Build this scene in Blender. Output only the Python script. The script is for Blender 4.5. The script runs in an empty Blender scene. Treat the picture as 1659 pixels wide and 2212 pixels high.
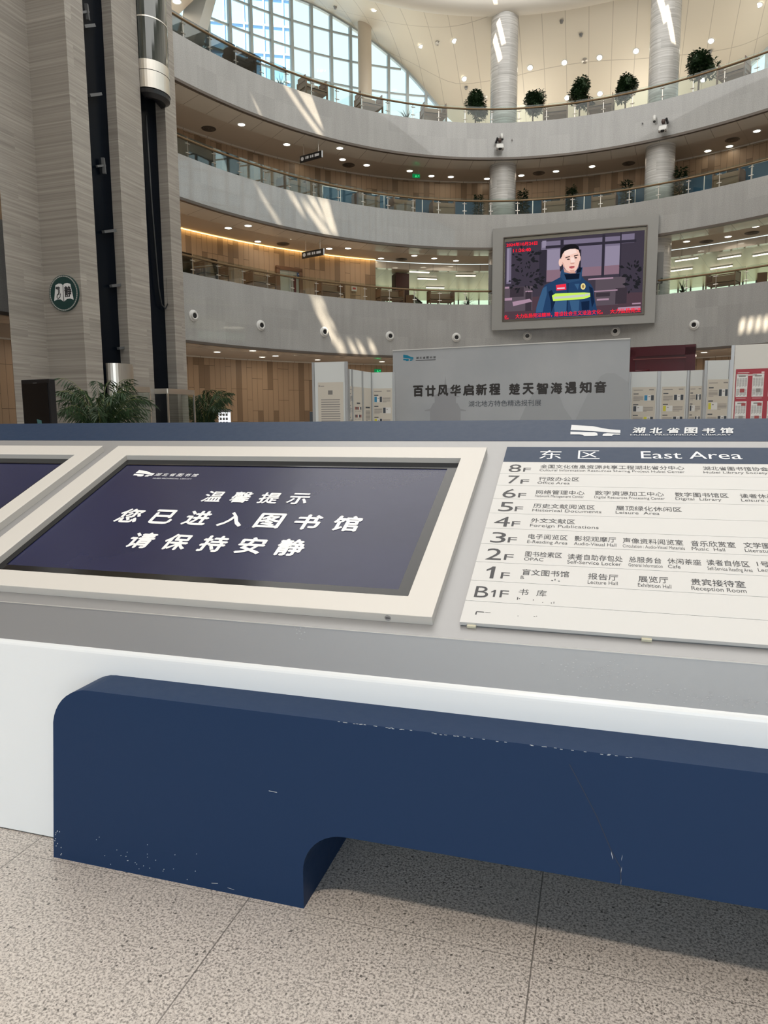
import bpy, math, random
from mathutils import Vector, Matrix
random.seed(11)
D = bpy.data
SC = bpy.context.scene
COL = SC.collection
sin, cos, PI = math.sin, math.cos, math.pi
R_ = math.radians

# ------------------------------------------------------------------ camera
EYE = Vector((0, 0, 1.3))
FPX, CX, CY = 1534.0, 829.5, 1106.0
CAM = Matrix(((0.999971381, -0.00756557069, 0.0),
              (-0.000971749199, -0.128439933, 0.991716814),
              (-0.00750290366, -0.991688432, -0.128443609)))      # camera (right, down, forward) to world
cd = D.cameras.new('camera'); cam = D.objects.new('camera', cd); COL.objects.link(cam)
cd.sensor_fit = 'HORIZONTAL'; cd.sensor_width = 36.0; cd.lens = 36.0 * FPX / 1659.0
cd.clip_start = 0.05; cd.clip_end = 500
mw = Matrix.Identity(4)
for i in range(3):
    mw[i][0] = CAM[i][0]; mw[i][1] = -CAM[i][1]; mw[i][2] = -CAM[i][2]; mw[i][3] = EYE[i]
cam.matrix_world = mw
SC.camera = cam

# ------------------------------------------------------------------ view, world, big lights
SC.view_settings.view_transform = 'Standard'; SC.view_settings.look = 'None'
SC.view_settings.gamma = 1.0; SC.view_settings.exposure = 0.0; SC.view_settings.use_curve_mapping = False
cy = SC.cycles
cy.use_denoising = True
cy.max_bounces = 8; cy.diffuse_bounces = 3; cy.glossy_bounces = 4; cy.transmission_bounces = 6; cy.transparent_max_bounces = 16
cy.sample_clamp_indirect = 6.0; cy.caustics_reflective = False; cy.caustics_refractive = False

w = D.worlds.new('sky'); SC.world = w; w.use_nodes = True
nt = w.node_tree; nt.nodes.clear()
o = nt.nodes.new('ShaderNodeOutputWorld'); b = nt.nodes.new('ShaderNodeBackground')
tc = nt.nodes.new('ShaderNodeTexCoord'); sx = nt.nodes.new('ShaderNodeSeparateXYZ'); rp = nt.nodes.new('ShaderNodeValToRGB')
rp.color_ramp.elements[0].position = 0.0; rp.color_ramp.elements[0].color = (0.90, 0.98, 0.97, 1)
rp.color_ramp.elements[1].position = 0.75; rp.color_ramp.elements[1].color = (0.74, 0.93, 1.0, 1)
nt.links.new(tc.outputs['Generated'], sx.inputs[0]); nt.links.new(sx.outputs[2], rp.inputs[0])
nt.links.new(rp.outputs[0], b.inputs[0]); nt.links.new(b.outputs[0], o.inputs[0])
b.inputs[1].default_value = 1.3

def lamp(name, kind, loc, energy, col, **kw):
    l = D.lights.new(name, kind); l.energy = energy; l.color = col
    for k, v in kw.items():
        if k not in ('aim', 'direction'): setattr(l, k, v)
    ob = D.objects.new(name, l); COL.objects.link(ob); ob.location = loc
    d = kw.get('direction') or (Vector(kw['aim']) - Vector(loc) if 'aim' in kw else None)
    if d is not None: ob.rotation_euler = Vector(d).to_track_quat('-Z', 'Y').to_euler()
    return ob
SUN = Vector((0.25, 0.5, -0.83)).normalized()
lamp('sun', 'SUN', (-10, -20, 60), 26.0, (1.0, 0.84, 0.62), direction=SUN, angle=R_(0.5))
lamp('skylight', 'AREA', (5.5, 15, 29.3), 8600, (1.0, 0.985, 0.955), direction=(0, 0, -1), shape='ELLIPSE', size=35, size_y=50)
lamp('entrance_daylight', 'AREA', (-2, -9.5, 4.2), 920, (0.78, 0.90, 1.0), direction=(0.12, 1, -0.05), shape='RECTANGLE', size=18, size_y=7)
lamp('lobby_downlight', 'AREA', (-0.9, -1.9, 8.2), 300, (1.0, 0.84, 0.68), direction=(0.06, 0.36, -1), shape='DISK', size=0.5)

# ------------------------------------------------------------------ geometry of the oval atrium
EC, EA, EB, ETH = Vector((5.804, 14.874)), 19.598, 27.62, -0.034
CT, ST = cos(ETH), sin(ETH)
def ray(px, py):
    return (CAM @ Vector((px - CX, py - CY, FPX))).normalized()
def EP(deg, off=0.0):
    a = R_(deg); x = (EA + off) * cos(a); y = (EB + off) * sin(a)
    return Vector((EC.x + CT * x - ST * y, EC.y + ST * x + CT * y))
def eloc(p):
    x, y = p[0] - EC.x, p[1] - EC.y
    return CT * x + ST * y, -ST * x + CT * y
def on_ring(px, py, off=0.0):           # where a line of sight meets the oval wall at that offset: point, oval angle
    d = ray(px, py); ax, ay = EA + off, EB + off
    ox, oy = eloc(EYE); vx, vy = CT * d.x + ST * d.y, -ST * d.x + CT * d.y
    ox /= ax; oy /= ay; vx /= ax; vy /= ay
    a = vx * vx + vy * vy; b_ = ox * vx + oy * vy; c = ox * ox + oy * oy - 1
    t = (-b_ + math.sqrt(b_ * b_ - a * c)) / a
    return EYE + d * t, math.degrees(math.atan2(oy + vy * t, ox + vx * t))
def on_level(px, py, z):
    d = ray(px, py); return EYE + d * ((z - EYE.z) / d.z)
def ang(px, off=0.0, py=400): return on_ring(px, py, off)[1]
def tangent_rz(deg, off=0.0):
    a, b2 = EP(deg + .2, off), EP(deg - .2, off); v = b2 - a
    return math.atan2(v.y, v.x)          # heading of local +X, running left to right as seen from inside
def oval_angle(p):
    x, y = eloc(p); return math.degrees(math.atan2(y / EB, x / EA))
YAW = R_(-16.836)                        # the counter and the ceiling grid share this heading
CXW, CYW = Vector((cos(YAW), sin(YAW), 0)), Vector((-sin(YAW), cos(YAW), 0))

# ------------------------------------------------------------------ materials
def nodes(name):
    m = D.materials.new(name); m.use_nodes = True; nt = m.node_tree
    return m, nt, nt.nodes['Principled BSDF']
def N(nt, t, **kw):
    n = nt.nodes.new('ShaderNode' + t)
    for k, v in kw.items(): setattr(n, k, v)
    return n
def simple(name, col, rough=0.5, metal=0.0, emit=0.0, spec=None, coat=0.0, ecol=None):
    m, nt, b = nodes(name)
    b.inputs['Base Color'].default_value = (*col, 1); b.inputs['Roughness'].default_value = rough; b.inputs['Metallic'].default_value = metal
    if spec is not None: b.inputs['Specular IOR Level'].default_value = spec
    if coat: b.inputs['Coat Weight'].default_value = coat; b.inputs['Coat Roughness'].default_value = 0.08
    if emit:
        b.inputs['Emission Color'].default_value = (*(ecol or col), 1); b.inputs['Emission Strength'].default_value = emit
    return m
def glow(name, col, s):
    m = D.materials.new(name); m.use_nodes = True; nt = m.node_tree; nt.nodes.clear()
    e = N(nt, 'Emission'); e.inputs[0].default_value = (*col, 1); e.inputs[1].default_value = s
    o = N(nt, 'OutputMaterial'); nt.links.new(e.outputs[0], o.inputs[0]); return m
def ramp(nt, src, stops):
    r = N(nt, 'ValToRGB'); els = r.color_ramp.elements
    while len(els) < len(stops): els.new(0.5)
    for e, (p, c) in zip(els, stops):
        e.position = p; e.color = (*c, 1) if len(c) == 3 else c
    nt.links.new(src, r.inputs[0]); return r.outputs[0]
def math_(nt, op, a, b=None, c=None):
    n = N(nt, 'Math', operation=op)
    for i, v in enumerate((a, b, c)):
        if v is None: continue
        if isinstance(v, (int, float)): n.inputs[i].default_value = v
        else: nt.links.new(v, n.inputs[i])
    return n.outputs[0]
def mixc(nt, fac, a, b, mode='MIX'):
    n = N(nt, 'Mix', data_type='RGBA', blend_type=mode)
    for i, v in ((0, fac), (6, a), (7, b)):
        if isinstance(v, (int, float)): n.inputs[i].default_value = v
        elif isinstance(v, tuple): n.inputs[i].default_value = (*v, 1) if len(v) == 3 else v
        else: nt.links.new(v, n.inputs[i])
    return n.outputs[2]
def coords(nt, which, scale=(1, 1, 1), rotz=0.0):
    t = N(nt, 'TexCoord'); mp = N(nt, 'Mapping'); mp.inputs['Scale'].default_value = scale; mp.inputs['Rotation'].default_value = (0, 0, rotz)
    nt.links.new(t.outputs[which], mp.inputs[0]); return mp.outputs[0]
def noise(nt, vec, scale, detail=4, rough=0.55):
    n = N(nt, 'TexNoise'); n.inputs['Scale'].default_value = scale; n.inputs['Detail'].default_value = detail; n.inputs['Roughness'].default_value = rough
    nt.links.new(vec, n.inputs['Vector']); return n.outputs[0]
def xyz(nt, vec):
    s = N(nt, 'SeparateXYZ'); nt.links.new(vec, s.inputs[0]); return s.outputs
def white(nt, x, y):
    c = N(nt, 'CombineXYZ'); nt.links.new(x, c.inputs[0]); nt.links.new(y, c.inputs[1])
    w_ = N(nt, 'TexWhiteNoise', noise_dimensions='2D'); nt.links.new(c.outputs[0], w_.inputs['Vector']); return w_.outputs['Value']

def m_travertine(name, uv, lo, hi, rough):
    m, nt, b = nodes(name)
    v = coords(nt, 'UV' if uv else 'Object'); s = xyz(nt, v)
    hz = s[1] if uv else s[2]
    u = s[0] if uv else math_(nt, 'ADD', math_(nt, 'MULTIPLY', s[0], 0.55), math_(nt, 'MULTIPLY', s[1], 0.83))
    row = math_(nt, 'FLOOR', math_(nt, 'DIVIDE', hz, 0.62))
    shift = math_(nt, 'MULTIPLY', math_(nt, 'MODULO', row, 2.0), 0.5)
    colm = math_(nt, 'FLOOR', math_(nt, 'ADD', math_(nt, 'DIVIDE', u, 1.3), shift))
    blk = white(nt, colm, row)
    c = N(nt, 'CombineXYZ')
    nt.links.new(math_(nt, 'ADD', math_(nt, 'MULTIPLY', u, 0.2), math_(nt, 'MULTIPLY', math_(nt, 'FLOOR', math_(nt, 'MULTIPLY', blk, 3.0)), 7.0)), c.inputs[0])
    nt.links.new(math_(nt, 'MULTIPLY', hz, 9.0), c.inputs[2])
    n1 = noise(nt, c.outputs[0], 1.6, 6, 0.65)
    col = ramp(nt, n1, [(0.34, lo), (0.52, tuple((a + d) / 2 for a, d in zip(lo, hi))), (0.66, hi)])
    tone = math_(nt, 'ADD', math_(nt, 'MULTIPLY', blk, 0.13), 0.91)
    t3 = N(nt, 'CombineXYZ'); [nt.links.new(tone, t3.inputs[i]) for i in range(3)]
    col = mixc(nt, 1.0, col, t3.outputs[0], 'MULTIPLY')
    nt.links.new(col, b.inputs['Base Color']); b.inputs['Roughness'].default_value = rough
    return m
TRAV = m_travertine('grey_wood_vein_marble', False, (0.255, 0.232, 0.205), (0.43, 0.40, 0.36), 0.30)
TRAVC = m_travertine('column_marble', True, (0.42, 0.41, 0.39), (0.76, 0.75, 0.73), 0.22)

def m_granite_band():
    m, nt, b = nodes('polished_grey_granite')
    v = coords(nt, 'UV'); s = xyz(nt, v)
    cu = math_(nt, 'FLOOR', math_(nt, 'DIVIDE', s[0], 1.15)); cv = math_(nt, 'FLOOR', math_(nt, 'DIVIDE', s[1], 1.0))
    tone = math_(nt, 'ADD', math_(nt, 'MULTIPLY', white(nt, cu, cv), 0.10), 0.92)
    fine = noise(nt, v, 26, 3, 0.7)
    vs = N(nt, 'Mapping'); vs.inputs['Scale'].default_value = (1.6, 0.16, 1); nt.links.new(v, vs.inputs[0])
    streak = noise(nt, vs.outputs[0], 2.0, 4, 0.6)
    c = ramp(nt, fine, [(0.3, (0.29, 0.29, 0.285)), (0.7, (0.47, 0.47, 0.46))])
    c = mixc(nt, 0.25, c, ramp(nt, streak, [(0.3, (0.30, 0.295, 0.29)), (0.7, (0.50, 0.50, 0.495))]))
    t3 = N(nt, 'CombineXYZ'); [nt.links.new(tone, t3.inputs[i]) for i in range(3)]
    c = mixc(nt, 1.0, c, t3.outputs[0], 'MULTIPLY')
    nt.links.new(c, b.inputs['Base Color']); b.inputs['Roughness'].default_value = 0.3; b.inputs['Coat Weight'].default_value = 0.8; b.inputs['Coat Roughness'].default_value = 0.03
    return m
BAND = m_granite_band()

def m_planks(name, base, dark, pw=0.28, ph=1.9):
    m, nt, b = nodes(name)
    v = coords(nt, 'UV'); s = xyz(nt, v)
    cu = math_(nt, 'FLOOR', math_(nt, 'DIVIDE', s[0], pw))
    zero = math_(nt, 'MULTIPLY', cu, 0.0)
    sh = math_(nt, 'MULTIPLY', math_(nt, 'FLOOR', math_(nt, 'MULTIPLY', white(nt, cu, zero), 3.0)), ph / 3)
    cv = math_(nt, 'FLOOR', math_(nt, 'DIVIDE', math_(nt, 'ADD', s[1], sh), ph))
    wn = white(nt, cu, cv)
    isd = math_(nt, 'LESS_THAN', wn, 0.17)
    grain = N(nt, 'Mapping'); grain.inputs['Scale'].default_value = (9, 0.5, 1); nt.links.new(v, grain.inputs[0])
    g = noise(nt, grain.outputs[0], 3.0, 4, 0.6)
    k = math_(nt, 'ADD', math_(nt, 'MULTIPLY', g, 0.25), math_(nt, 'MULTIPLY', wn, 0.12))
    col = mixc(nt, isd, mixc(nt, k, base, tuple(x * 0.72 for x in base)), mixc(nt, k, dark, tuple(x * 0.75 for x in dark)))
    fu = math_(nt, 'FRACT', math_(nt, 'DIVIDE', s[0], pw)); fv = math_(nt, 'FRACT', math_(nt, 'DIVIDE', math_(nt, 'ADD', s[1], sh), ph))
    gap = math_(nt, 'MAXIMUM', math_(nt, 'LESS_THAN', fu, 0.05), math_(nt, 'LESS_THAN', fv, 0.012))
    col = mixc(nt, gap, col, tuple(x * 0.35 for x in base))
    nt.links.new(col, b.inputs['Base Color']); b.inputs['Roughness'].default_value = 0.45
    return m
PLANK = m_planks('vertical_timber_planks', (0.50, 0.355, 0.235), (0.30, 0.205, 0.13))

def m_panels(name, base, line, du, dv, rough, which='Object', rotz=0.0, lw=0.02):
    m, nt, b = nodes(name)
    v = coords(nt, which, rotz=rotz); s = xyz(nt, v)
    fu = math_(nt, 'FRACT', math_(nt, 'DIVIDE', s[0], du)); fv = math_(nt, 'FRACT', math_(nt, 'DIVIDE', s[1], dv))
    g = math_(nt, 'MAXIMUM', math_(nt, 'LESS_THAN', fu, lw / du), math_(nt, 'LESS_THAN', fv, lw / dv))
    n1 = noise(nt, v, 0.35, 2)
    nt.links.new(mixc(nt, g, mixc(nt, n1, base, tuple(x * 0.93 for x in base)), line), b.inputs['Base Color'])
    b.inputs['Roughness'].default_value = rough
    return m
CEILM = m_panels('cream_ceiling_panels', (0.80, 0.74, 0.63), (0.55, 0.50, 0.42), 1.28, 3.1, 0.55, 'Object', -YAW, 0.035)
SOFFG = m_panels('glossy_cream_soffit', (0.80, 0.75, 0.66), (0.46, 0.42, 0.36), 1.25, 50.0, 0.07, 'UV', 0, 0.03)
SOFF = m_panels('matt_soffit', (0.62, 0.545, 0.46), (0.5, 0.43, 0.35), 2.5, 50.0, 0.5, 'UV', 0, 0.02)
ROOMC = m_panels('reading_room_ceiling', (0.62, 0.56, 0.40), (0.40, 0.36, 0.26), 1.3, 0.28, 0.30, 'UV', 0, 0.03)

def m_floor():
    m, nt, b = nodes('speckled_granite_tiles')
    v = coords(nt, 'Object'); s = xyz(nt, v)
    n1 = noise(nt, v, 150, 3, 0.6); n2 = noise(nt, v, 62, 2, 0.5); n3 = noise(nt, v, 2.5, 3)
    c = ramp(nt, n1, [(0.37, (0.19, 0.175, 0.16)), (0.47, (0.52, 0.48, 0.445)), (0.62, (0.69, 0.65, 0.605))])
    c = mixc(nt, math_(nt, 'MULTIPLY', n3, 0.35), c, (0.49, 0.455, 0.425))
    vo = N(nt, 'TexVoronoi'); vo.inputs['Scale'].default_value = 68; nt.links.new(v, vo.inputs['Vector'])
    rnd = xyz(nt, vo.outputs['Color'])
    thr = math_(nt, 'MULTIPLY', math_(nt, 'SUBTRACT', rnd[0], 0.74), 1.1)
    spot = math_(nt, 'LESS_THAN', math_(nt, 'ADD', vo.outputs['Distance'], math_(nt, 'MULTIPLY', math_(nt, 'SUBTRACT', n1, 0.5), 0.5)), thr)
    c = mixc(nt, math_(nt, 'MULTIPLY', spot, 0.85), c, (0.07, 0.065, 0.06))
    vo2 = N(nt, 'TexVoronoi'); vo2.inputs['Scale'].default_value = 230; nt.links.new(v, vo2.inputs['Vector'])
    r2 = xyz(nt, vo2.outputs['Color'])
    sp2 = math_(nt, 'LESS_THAN', vo2.outputs['Distance'], math_(nt, 'MULTIPLY', math_(nt, 'SUBTRACT', r2[1], 0.45), 1.3))
    c = mixc(nt, math_(nt, 'MULTIPLY', sp2, 0.6), c, (0.16, 0.15, 0.14))
    P = 0.766
    fx = math_(nt, 'FRACT', math_(nt, 'DIVIDE', math_(nt, 'ADD', s[0], 0.12 + 40 * P), P)); fy = math_(nt, 'FRACT', math_(nt, 'DIVIDE', math_(nt, 'ADD', s[1], -1.6 + 40 * P), P))
    j = math_(nt, 'MAXIMUM', math_(nt, 'LESS_THAN', fx, 0.005), math_(nt, 'LESS_THAN', fy, 0.0025))
    c = mixc(nt, math_(nt, 'MULTIPLY', j, 0.8), c, (0.13, 0.12, 0.11))
    nt.links.new(c, b.inputs['Base Color']); b.inputs['Roughness'].default_value = 0.28
    return m
FLOORM = m_floor()

def m_painted(name, col, rough, spot, metal=0.0, coat=0.0, spec=0.5):
    m, nt, b = nodes(name)
    v = coords(nt, 'Object'); n1 = noise(nt, v, 2.2, 4); n2 = noise(nt, v, 40, 3)
    nt.links.new(mixc(nt, math_(nt, 'MULTIPLY', n1, spot), col, tuple(x * 0.8 for x in col)), b.inputs['Base Color'])
    nt.links.new(math_(nt, 'ADD', math_(nt, 'MULTIPLY', n2, 0.12), rough - 0.06), b.inputs['Roughness'])
    b.inputs['Metallic'].default_value = metal; b.inputs['Specular IOR Level'].default_value = spec
    if coat: b.inputs['Coat Weight'].default_value = coat; b.inputs['Coat Roughness'].default_value = 0.3
    return m
NAVY = m_painted('navy_paint', (0.0115, 0.034, 0.092), 0.5, 0.25, spec=0.2)
NAVYR = m_painted('navy_satin_paint', (0.012, 0.030, 0.072), 0.42, 0.2, 0.0, spec=0.22)
GREYP = m_painted('grey_satin_metal_paint', (0.32, 0.32, 0.325), 0.36, 0.25, 0.3)
WHITEP = m_painted('white_lacquer', (0.80, 0.83, 0.85), 0.2, 0.08)
CREAM = m_painted('cream_painted_frame', (0.585, 0.565, 0.53), 0.35, 0.12)
BOARDW = m_painted('sign_white', (0.55, 0.55, 0.54), 0.32, 0.06)

def m_poster_film():
    m, nt, b = nodes('dark_blue_film')
    v = coords(nt, 'Object'); s = xyz(nt, v)
    n1 = noise(nt, v, 3.0, 5)
    nt.links.new(mixc(nt, n1, (0.010, 0.012, 0.042), (0.021, 0.024, 0.072)), b.inputs['Base Color'])
    b.inputs['Roughness'].default_value = 0.22; b.inputs['Specular IOR Level'].default_value = 0.35
    w_ = noise(nt, v, 9, 4, 0.6); bm = N(nt, 'Bump'); bm.inputs['Distance'].default_value = 0.003
    nt.links.new(w_, bm.inputs['Height'])
    side = ramp(nt, s[0], [(0.8, (0, 0, 0)), (1.0, (1, 1, 1))]); nt.links.new(math_(nt, 'MULTIPLY', side, 0.25), bm.inputs['Strength'])
    nt.links.new(bm.outputs[0], b.inputs['Normal'])
    return m
FILM = m_poster_film()

def m_glass(name, tint, refl=1.0, alpha=0.0):
    m = D.materials.new(name); m.use_nodes = True; nt = m.node_tree; nt.nodes.clear()
    o = N(nt, 'OutputMaterial'); t = N(nt, 'BsdfTransparent'); t.inputs[0].default_value = (*tint, 1)
    g = N(nt, 'BsdfGlossy'); g.inputs[1].default_value = 0.01
    f = N(nt, 'Fresnel'); f.inputs[0].default_value = 1.45
    mx = N(nt, 'MixShader'); nt.links.new(math_(nt, 'MULTIPLY', f.outputs[0], refl), mx.inputs[0])
    nt.links.new(t.outputs[0], mx.inputs[1]); nt.links.new(g.outputs[0], mx.inputs[2]); nt.links.new(mx.outputs[0], o.inputs[0])
    return m
GLASS = m_glass('balustrade_glass', (0.90, 0.95, 0.935), 0.95)
WGLASS = m_glass('window_glass', (0.86, 0.97, 1.0), 1.0)
STEEL = simple('brushed_steel', (0.74, 0.71, 0.66), 0.32, 1.0)
STEELD = simple('dark_steel', (0.30, 0.30, 0.30), 0.35, 0.8)
MULL = simple('mullion_grey_blue', (0.50, 0.57, 0.61), 0.4, 0.4)
BLACK = simple('black_gloss', (0.006, 0.006, 0.007), 0.12)
BLACKM = simple('black_satin', (0.012, 0.012, 0.014), 0.32)
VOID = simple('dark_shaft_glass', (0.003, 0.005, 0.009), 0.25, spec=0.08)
HANDR = simple('handrail_bronze', (0.20, 0.13, 0.065), 0.28, 0.35)
WOODF = simple('reddish_brown_wood', (0.22, 0.12, 0.07), 0.45)
WOODT = simple('tan_wood', (0.24, 0.155, 0.09), 0.45)
LEAF = simple('dark_leaf', (0.022, 0.055, 0.018), 0.5)
LEAFB = simple('palm_leaf', (0.026, 0.062, 0.020), 0.5)
LEAFL = simple('light_green_leaf', (0.20, 0.36, 0.10), 0.5)  # light green leaves of the terrace shrubs
BARK = simple('bark', (0.16, 0.11, 0.075), 0.8)
POTW = simple('white_pot', (0.7, 0.7, 0.68), 0.3)
INK = simple('black_lettering', (0.025, 0.025, 0.030), 0.5)
INKG = simple('grey_print', (0.28, 0.26, 0.25), 0.6)
WLET = simple('white_lettering', (0.82, 0.83, 0.84), 0.4)
SLET = simple('silver_lettering', (0.66, 0.68, 0.70), 0.7)
TRIMD = simple('dark_bronze_trim', (0.13, 0.11, 0.095), 0.35, 0.3)
FABB = simple('blue_chair_fabric', (0.018, 0.085, 0.15), 0.7)
LIGHT = glow('downlight_glow', (1.0, 0.93, 0.76), 9.0)
TUBE = glow('tube_glow', (1.0, 0.90, 0.72), 3.0)
COVE = glow('cove_glow', (1.0, 0.66, 0.24), 9.0)
WHITEM = simple('matt_white', (0.72, 0.72, 0.70), 0.4)
SCREW = simple('screw_steel', (0.5, 0.5, 0.5), 0.25, 1.0)
PANELM = simple('exhibition_board_white', (0.66, 0.69, 0.69), 0.5)
POSTM = simple('grey_aluminium', (0.42, 0.43, 0.44), 0.4, 0.4)
PAPER = simple('beige_poster_paper', (0.60, 0.56, 0.49), 0.6)

# ------------------------------------------------------------------ mesh builder
class MB:
    def __init__(self, xf=None): self.v = []; self.f = []; self.uv = []; self.xf = xf
    def add(self, vs, fs, uvs=None):
        n = len(self.v)
        self.v += [tuple(self.xf(Vector(p)) if self.xf else p) for p in vs]
        for i, q in enumerate(fs):
            self.f.append(tuple(n + k for k in q)); self.uv.append(uvs[i] if uvs else None)
        return self
    def box(self, c, s, rz=0.0, ry=0.0, rx=0.0):
        m = Matrix.Rotation(rz, 3, 'Z') @ Matrix.Rotation(ry, 3, 'Y') @ Matrix.Rotation(rx, 3, 'X'); c = Vector(c)
        vs = [c + m @ Vector((x * s[0] / 2, y * s[1] / 2, z * s[2] / 2)) for x in (-1, 1) for y in (-1, 1) for z in (-1, 1)]
        return self.add(vs, [(0, 1, 3, 2), (4, 6, 7, 5), (0, 4, 5, 1), (2, 3, 7, 6), (0, 2, 6, 4), (1, 5, 7, 3)])
    def bar(self, a, b, w, h=None):
        a, b = Vector(a), Vector(b); d = (b - a); L = d.length; d.normalize(); h = h or w
        up = Vector((0, 0, 1)) if abs(d.z) < 0.95 else Vector((0, 1, 0)); s = d.cross(up).normalized(); u = s.cross(d)
        vs = [p + s * (i * w / 2) + u * (j * h / 2) for p in (a, b) for i, j in ((-1, -1), (1, -1), (1, 1), (-1, 1))]
        return self.add(vs, [(0, 1, 2, 3)[::-1], (4, 5, 6, 7), (0, 1, 5, 4), (1, 2, 6, 5), (2, 3, 7, 6), (3, 0, 4, 7)])
    def tube(self, path, r, n=8, caps=True):
        path = [Vector(p) for p in path]; rs = r if isinstance(r, (list, tuple)) else [r] * len(path); vs = []; fs = []
        for i, p in enumerate(path):
            d = (path[min(i + 1, len(path) - 1)] - path[max(i - 1, 0)]).normalized()
            up = Vector((0, 0, 1)) if abs(d.z) < 0.9 else Vector((0, 1, 0)); s = d.cross(up).normalized(); u = s.cross(d)
            vs += [p + (s * cos(2 * PI * k / n) + u * sin(2 * PI * k / n)) * rs[i] for k in range(n)]
        for i in range(len(path) - 1):
            for k in range(n):
                fs.append((i * n + k, i * n + (k + 1) % n, (i + 1) * n + (k + 1) % n, (i + 1) * n + k))
        if caps: fs += [tuple(range(n))[::-1], tuple((len(path) - 1) * n + k for k in range(n))]
        return self.add(vs, fs)
    def lathe(self, prof, n=24, c=(0, 0, 0), a0=0.0, a1=2 * PI, uv=False):
        c = Vector(c); full = abs(a1 - a0 - 2 * PI) < 1e-6; cols = n if full else n + 1; vs = []; fs = []; uvs = []
        for i in range(cols):
            a = a0 + (a1 - a0) * i / n
            vs += [c + Vector((r * cos(a), r * sin(a), z)) for r, z in prof]
        k = len(prof); rr = max(r for r, z in prof)
        for i in range(n):
            j = (i + 1) % cols
            for q in range(k - 1):
                fs.append((i * k + q, j * k + q, j * k + q + 1, i * k + q + 1))
                u0, u1 = rr * (a1 - a0) * i / n, rr * (a1 - a0) * (i + 1) / n
                uvs.append([(u0, prof[q][1]), (u1, prof[q][1]), (u1, prof[q + 1][1]), (u0, prof[q + 1][1])])
        return self.add(vs, fs, uvs if uv else None)
    def ngon(self, pts): return self.add(pts, [tuple(range(len(pts)))])
    def extrude(self, poly, vec):        # planar polygon (3D points) pushed along vec
        n = len(poly); vec = Vector(vec); vs = [Vector(p) for p in poly] + [Vector(p) + vec for p in poly]
        return self.add(vs, [tuple(range(n))[::-1], tuple(range(n, 2 * n))] + [(i, (i + 1) % n, n + (i + 1) % n, n + i) for i in range(n)])
    def ring(self, prof, a0, a1, step=1.0, vmode='z'):
        n = max(2, int(abs(a1 - a0) / step)); k = len(prof); vs = []; fs = []; uvs = []; us = [0.0]
        for i in range(n + 1):
            a = a0 + (a1 - a0) * i / n
            for off, z in prof:
                p = EP(a, off); vs.append((p.x, p.y, z))
            if i: us.append(us[-1] + (EP(a) - EP(a0 + (a1 - a0) * (i - 1) / n)).length)
        vv = [0.0]
        for q in range(1, k): vv.append(vv[-1] + math.hypot(prof[q][0] - prof[q - 1][0], prof[q][1] - prof[q - 1][1]))
        if vmode == 'z': vv = [z for _, z in prof]
        for i in range(n):
            for q in range(k - 1):
                fs.append((i * k + q, (i + 1) * k + q, (i + 1) * k + q + 1, i * k + q + 1))
                uvs.append([(us[i], vv[q]), (us[i + 1], vv[q]), (us[i + 1], vv[q + 1]), (us[i], vv[q + 1])])
        return self.add(vs, fs, uvs)
    def build(self, name, mat, parent=None, smooth=False, bevel=0.0, link=True):
        me = D.meshes.new(name); me.from_pydata([tuple(p) for p in self.v], [], self.f)
        if any(u for u in self.uv):
            l = me.uv_layers.new(name='UVMap'); i = 0
            for poly, u in zip(me.polygons, self.uv):
                for q in range(poly.loop_total):
                    l.data[poly.loop_start + q].uv = u[q] if u else (0, 0)
        me.materials.append(mat); me.validate(); me.update()
        if smooth: me.polygons.foreach_set('use_smooth', [True] * len(me.polygons))
        ob = D.objects.new(name, me); COL.objects.link(ob)
        if parent: ob.parent = parent
        if bevel:
            b = ob.modifiers.new('edge', 'BEVEL'); b.width = bevel; b.segments = 2; b.limit_method = 'ANGLE'
        return ob

def tag(o, label=None, cat=None, group=None, kind=None):
    for k, v in (('label', label), ('category', cat), ('group', group), ('kind', kind)):
        if v: o[k] = v
    return o
def thing(name, label, cat, loc=(0, 0, 0), rz=0.0, group=None):
    o = D.objects.new(name, None); COL.objects.link(o); o.location = loc; o.rotation_euler = (0, 0, rz); o.empty_display_size = 0.1
    return tag(o, label, cat, group)
def struct(mb, name, mat, parent=None, smooth=False):
    o = mb.build(name, mat, parent, smooth)
    if not parent: o['kind'] = 'structure'
    return o
def copy_tree(o, loc=None, rz=None, label=None, parent=None, scale=None):
    c = o.copy(); COL.objects.link(c)
    if parent is not None: c.parent = parent
    for ch in o.children: copy_tree(ch, parent=c)
    if loc is not None: c.location = loc
    if rz is not None: c.rotation_euler = (0, 0, rz)
    if label: c['label'] = label
    if scale: c.scale = scale
    return c
ORD = ['leftmost', 'second from the left', 'third from the left', 'fourth from the left', 'fifth from the left', 'sixth from the left', 'seventh from the left',
       'eighth from the left', 'ninth from the left', 'tenth from the left', 'eleventh from the left', 'twelfth from the left', 'thirteenth from the left', 'fourteenth from the left',
       'fifteenth from the left', 'sixteenth from the left', 'seventeenth from the left', 'eighteenth from the left', 'nineteenth from the left', 'twentieth from the left']

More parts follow.
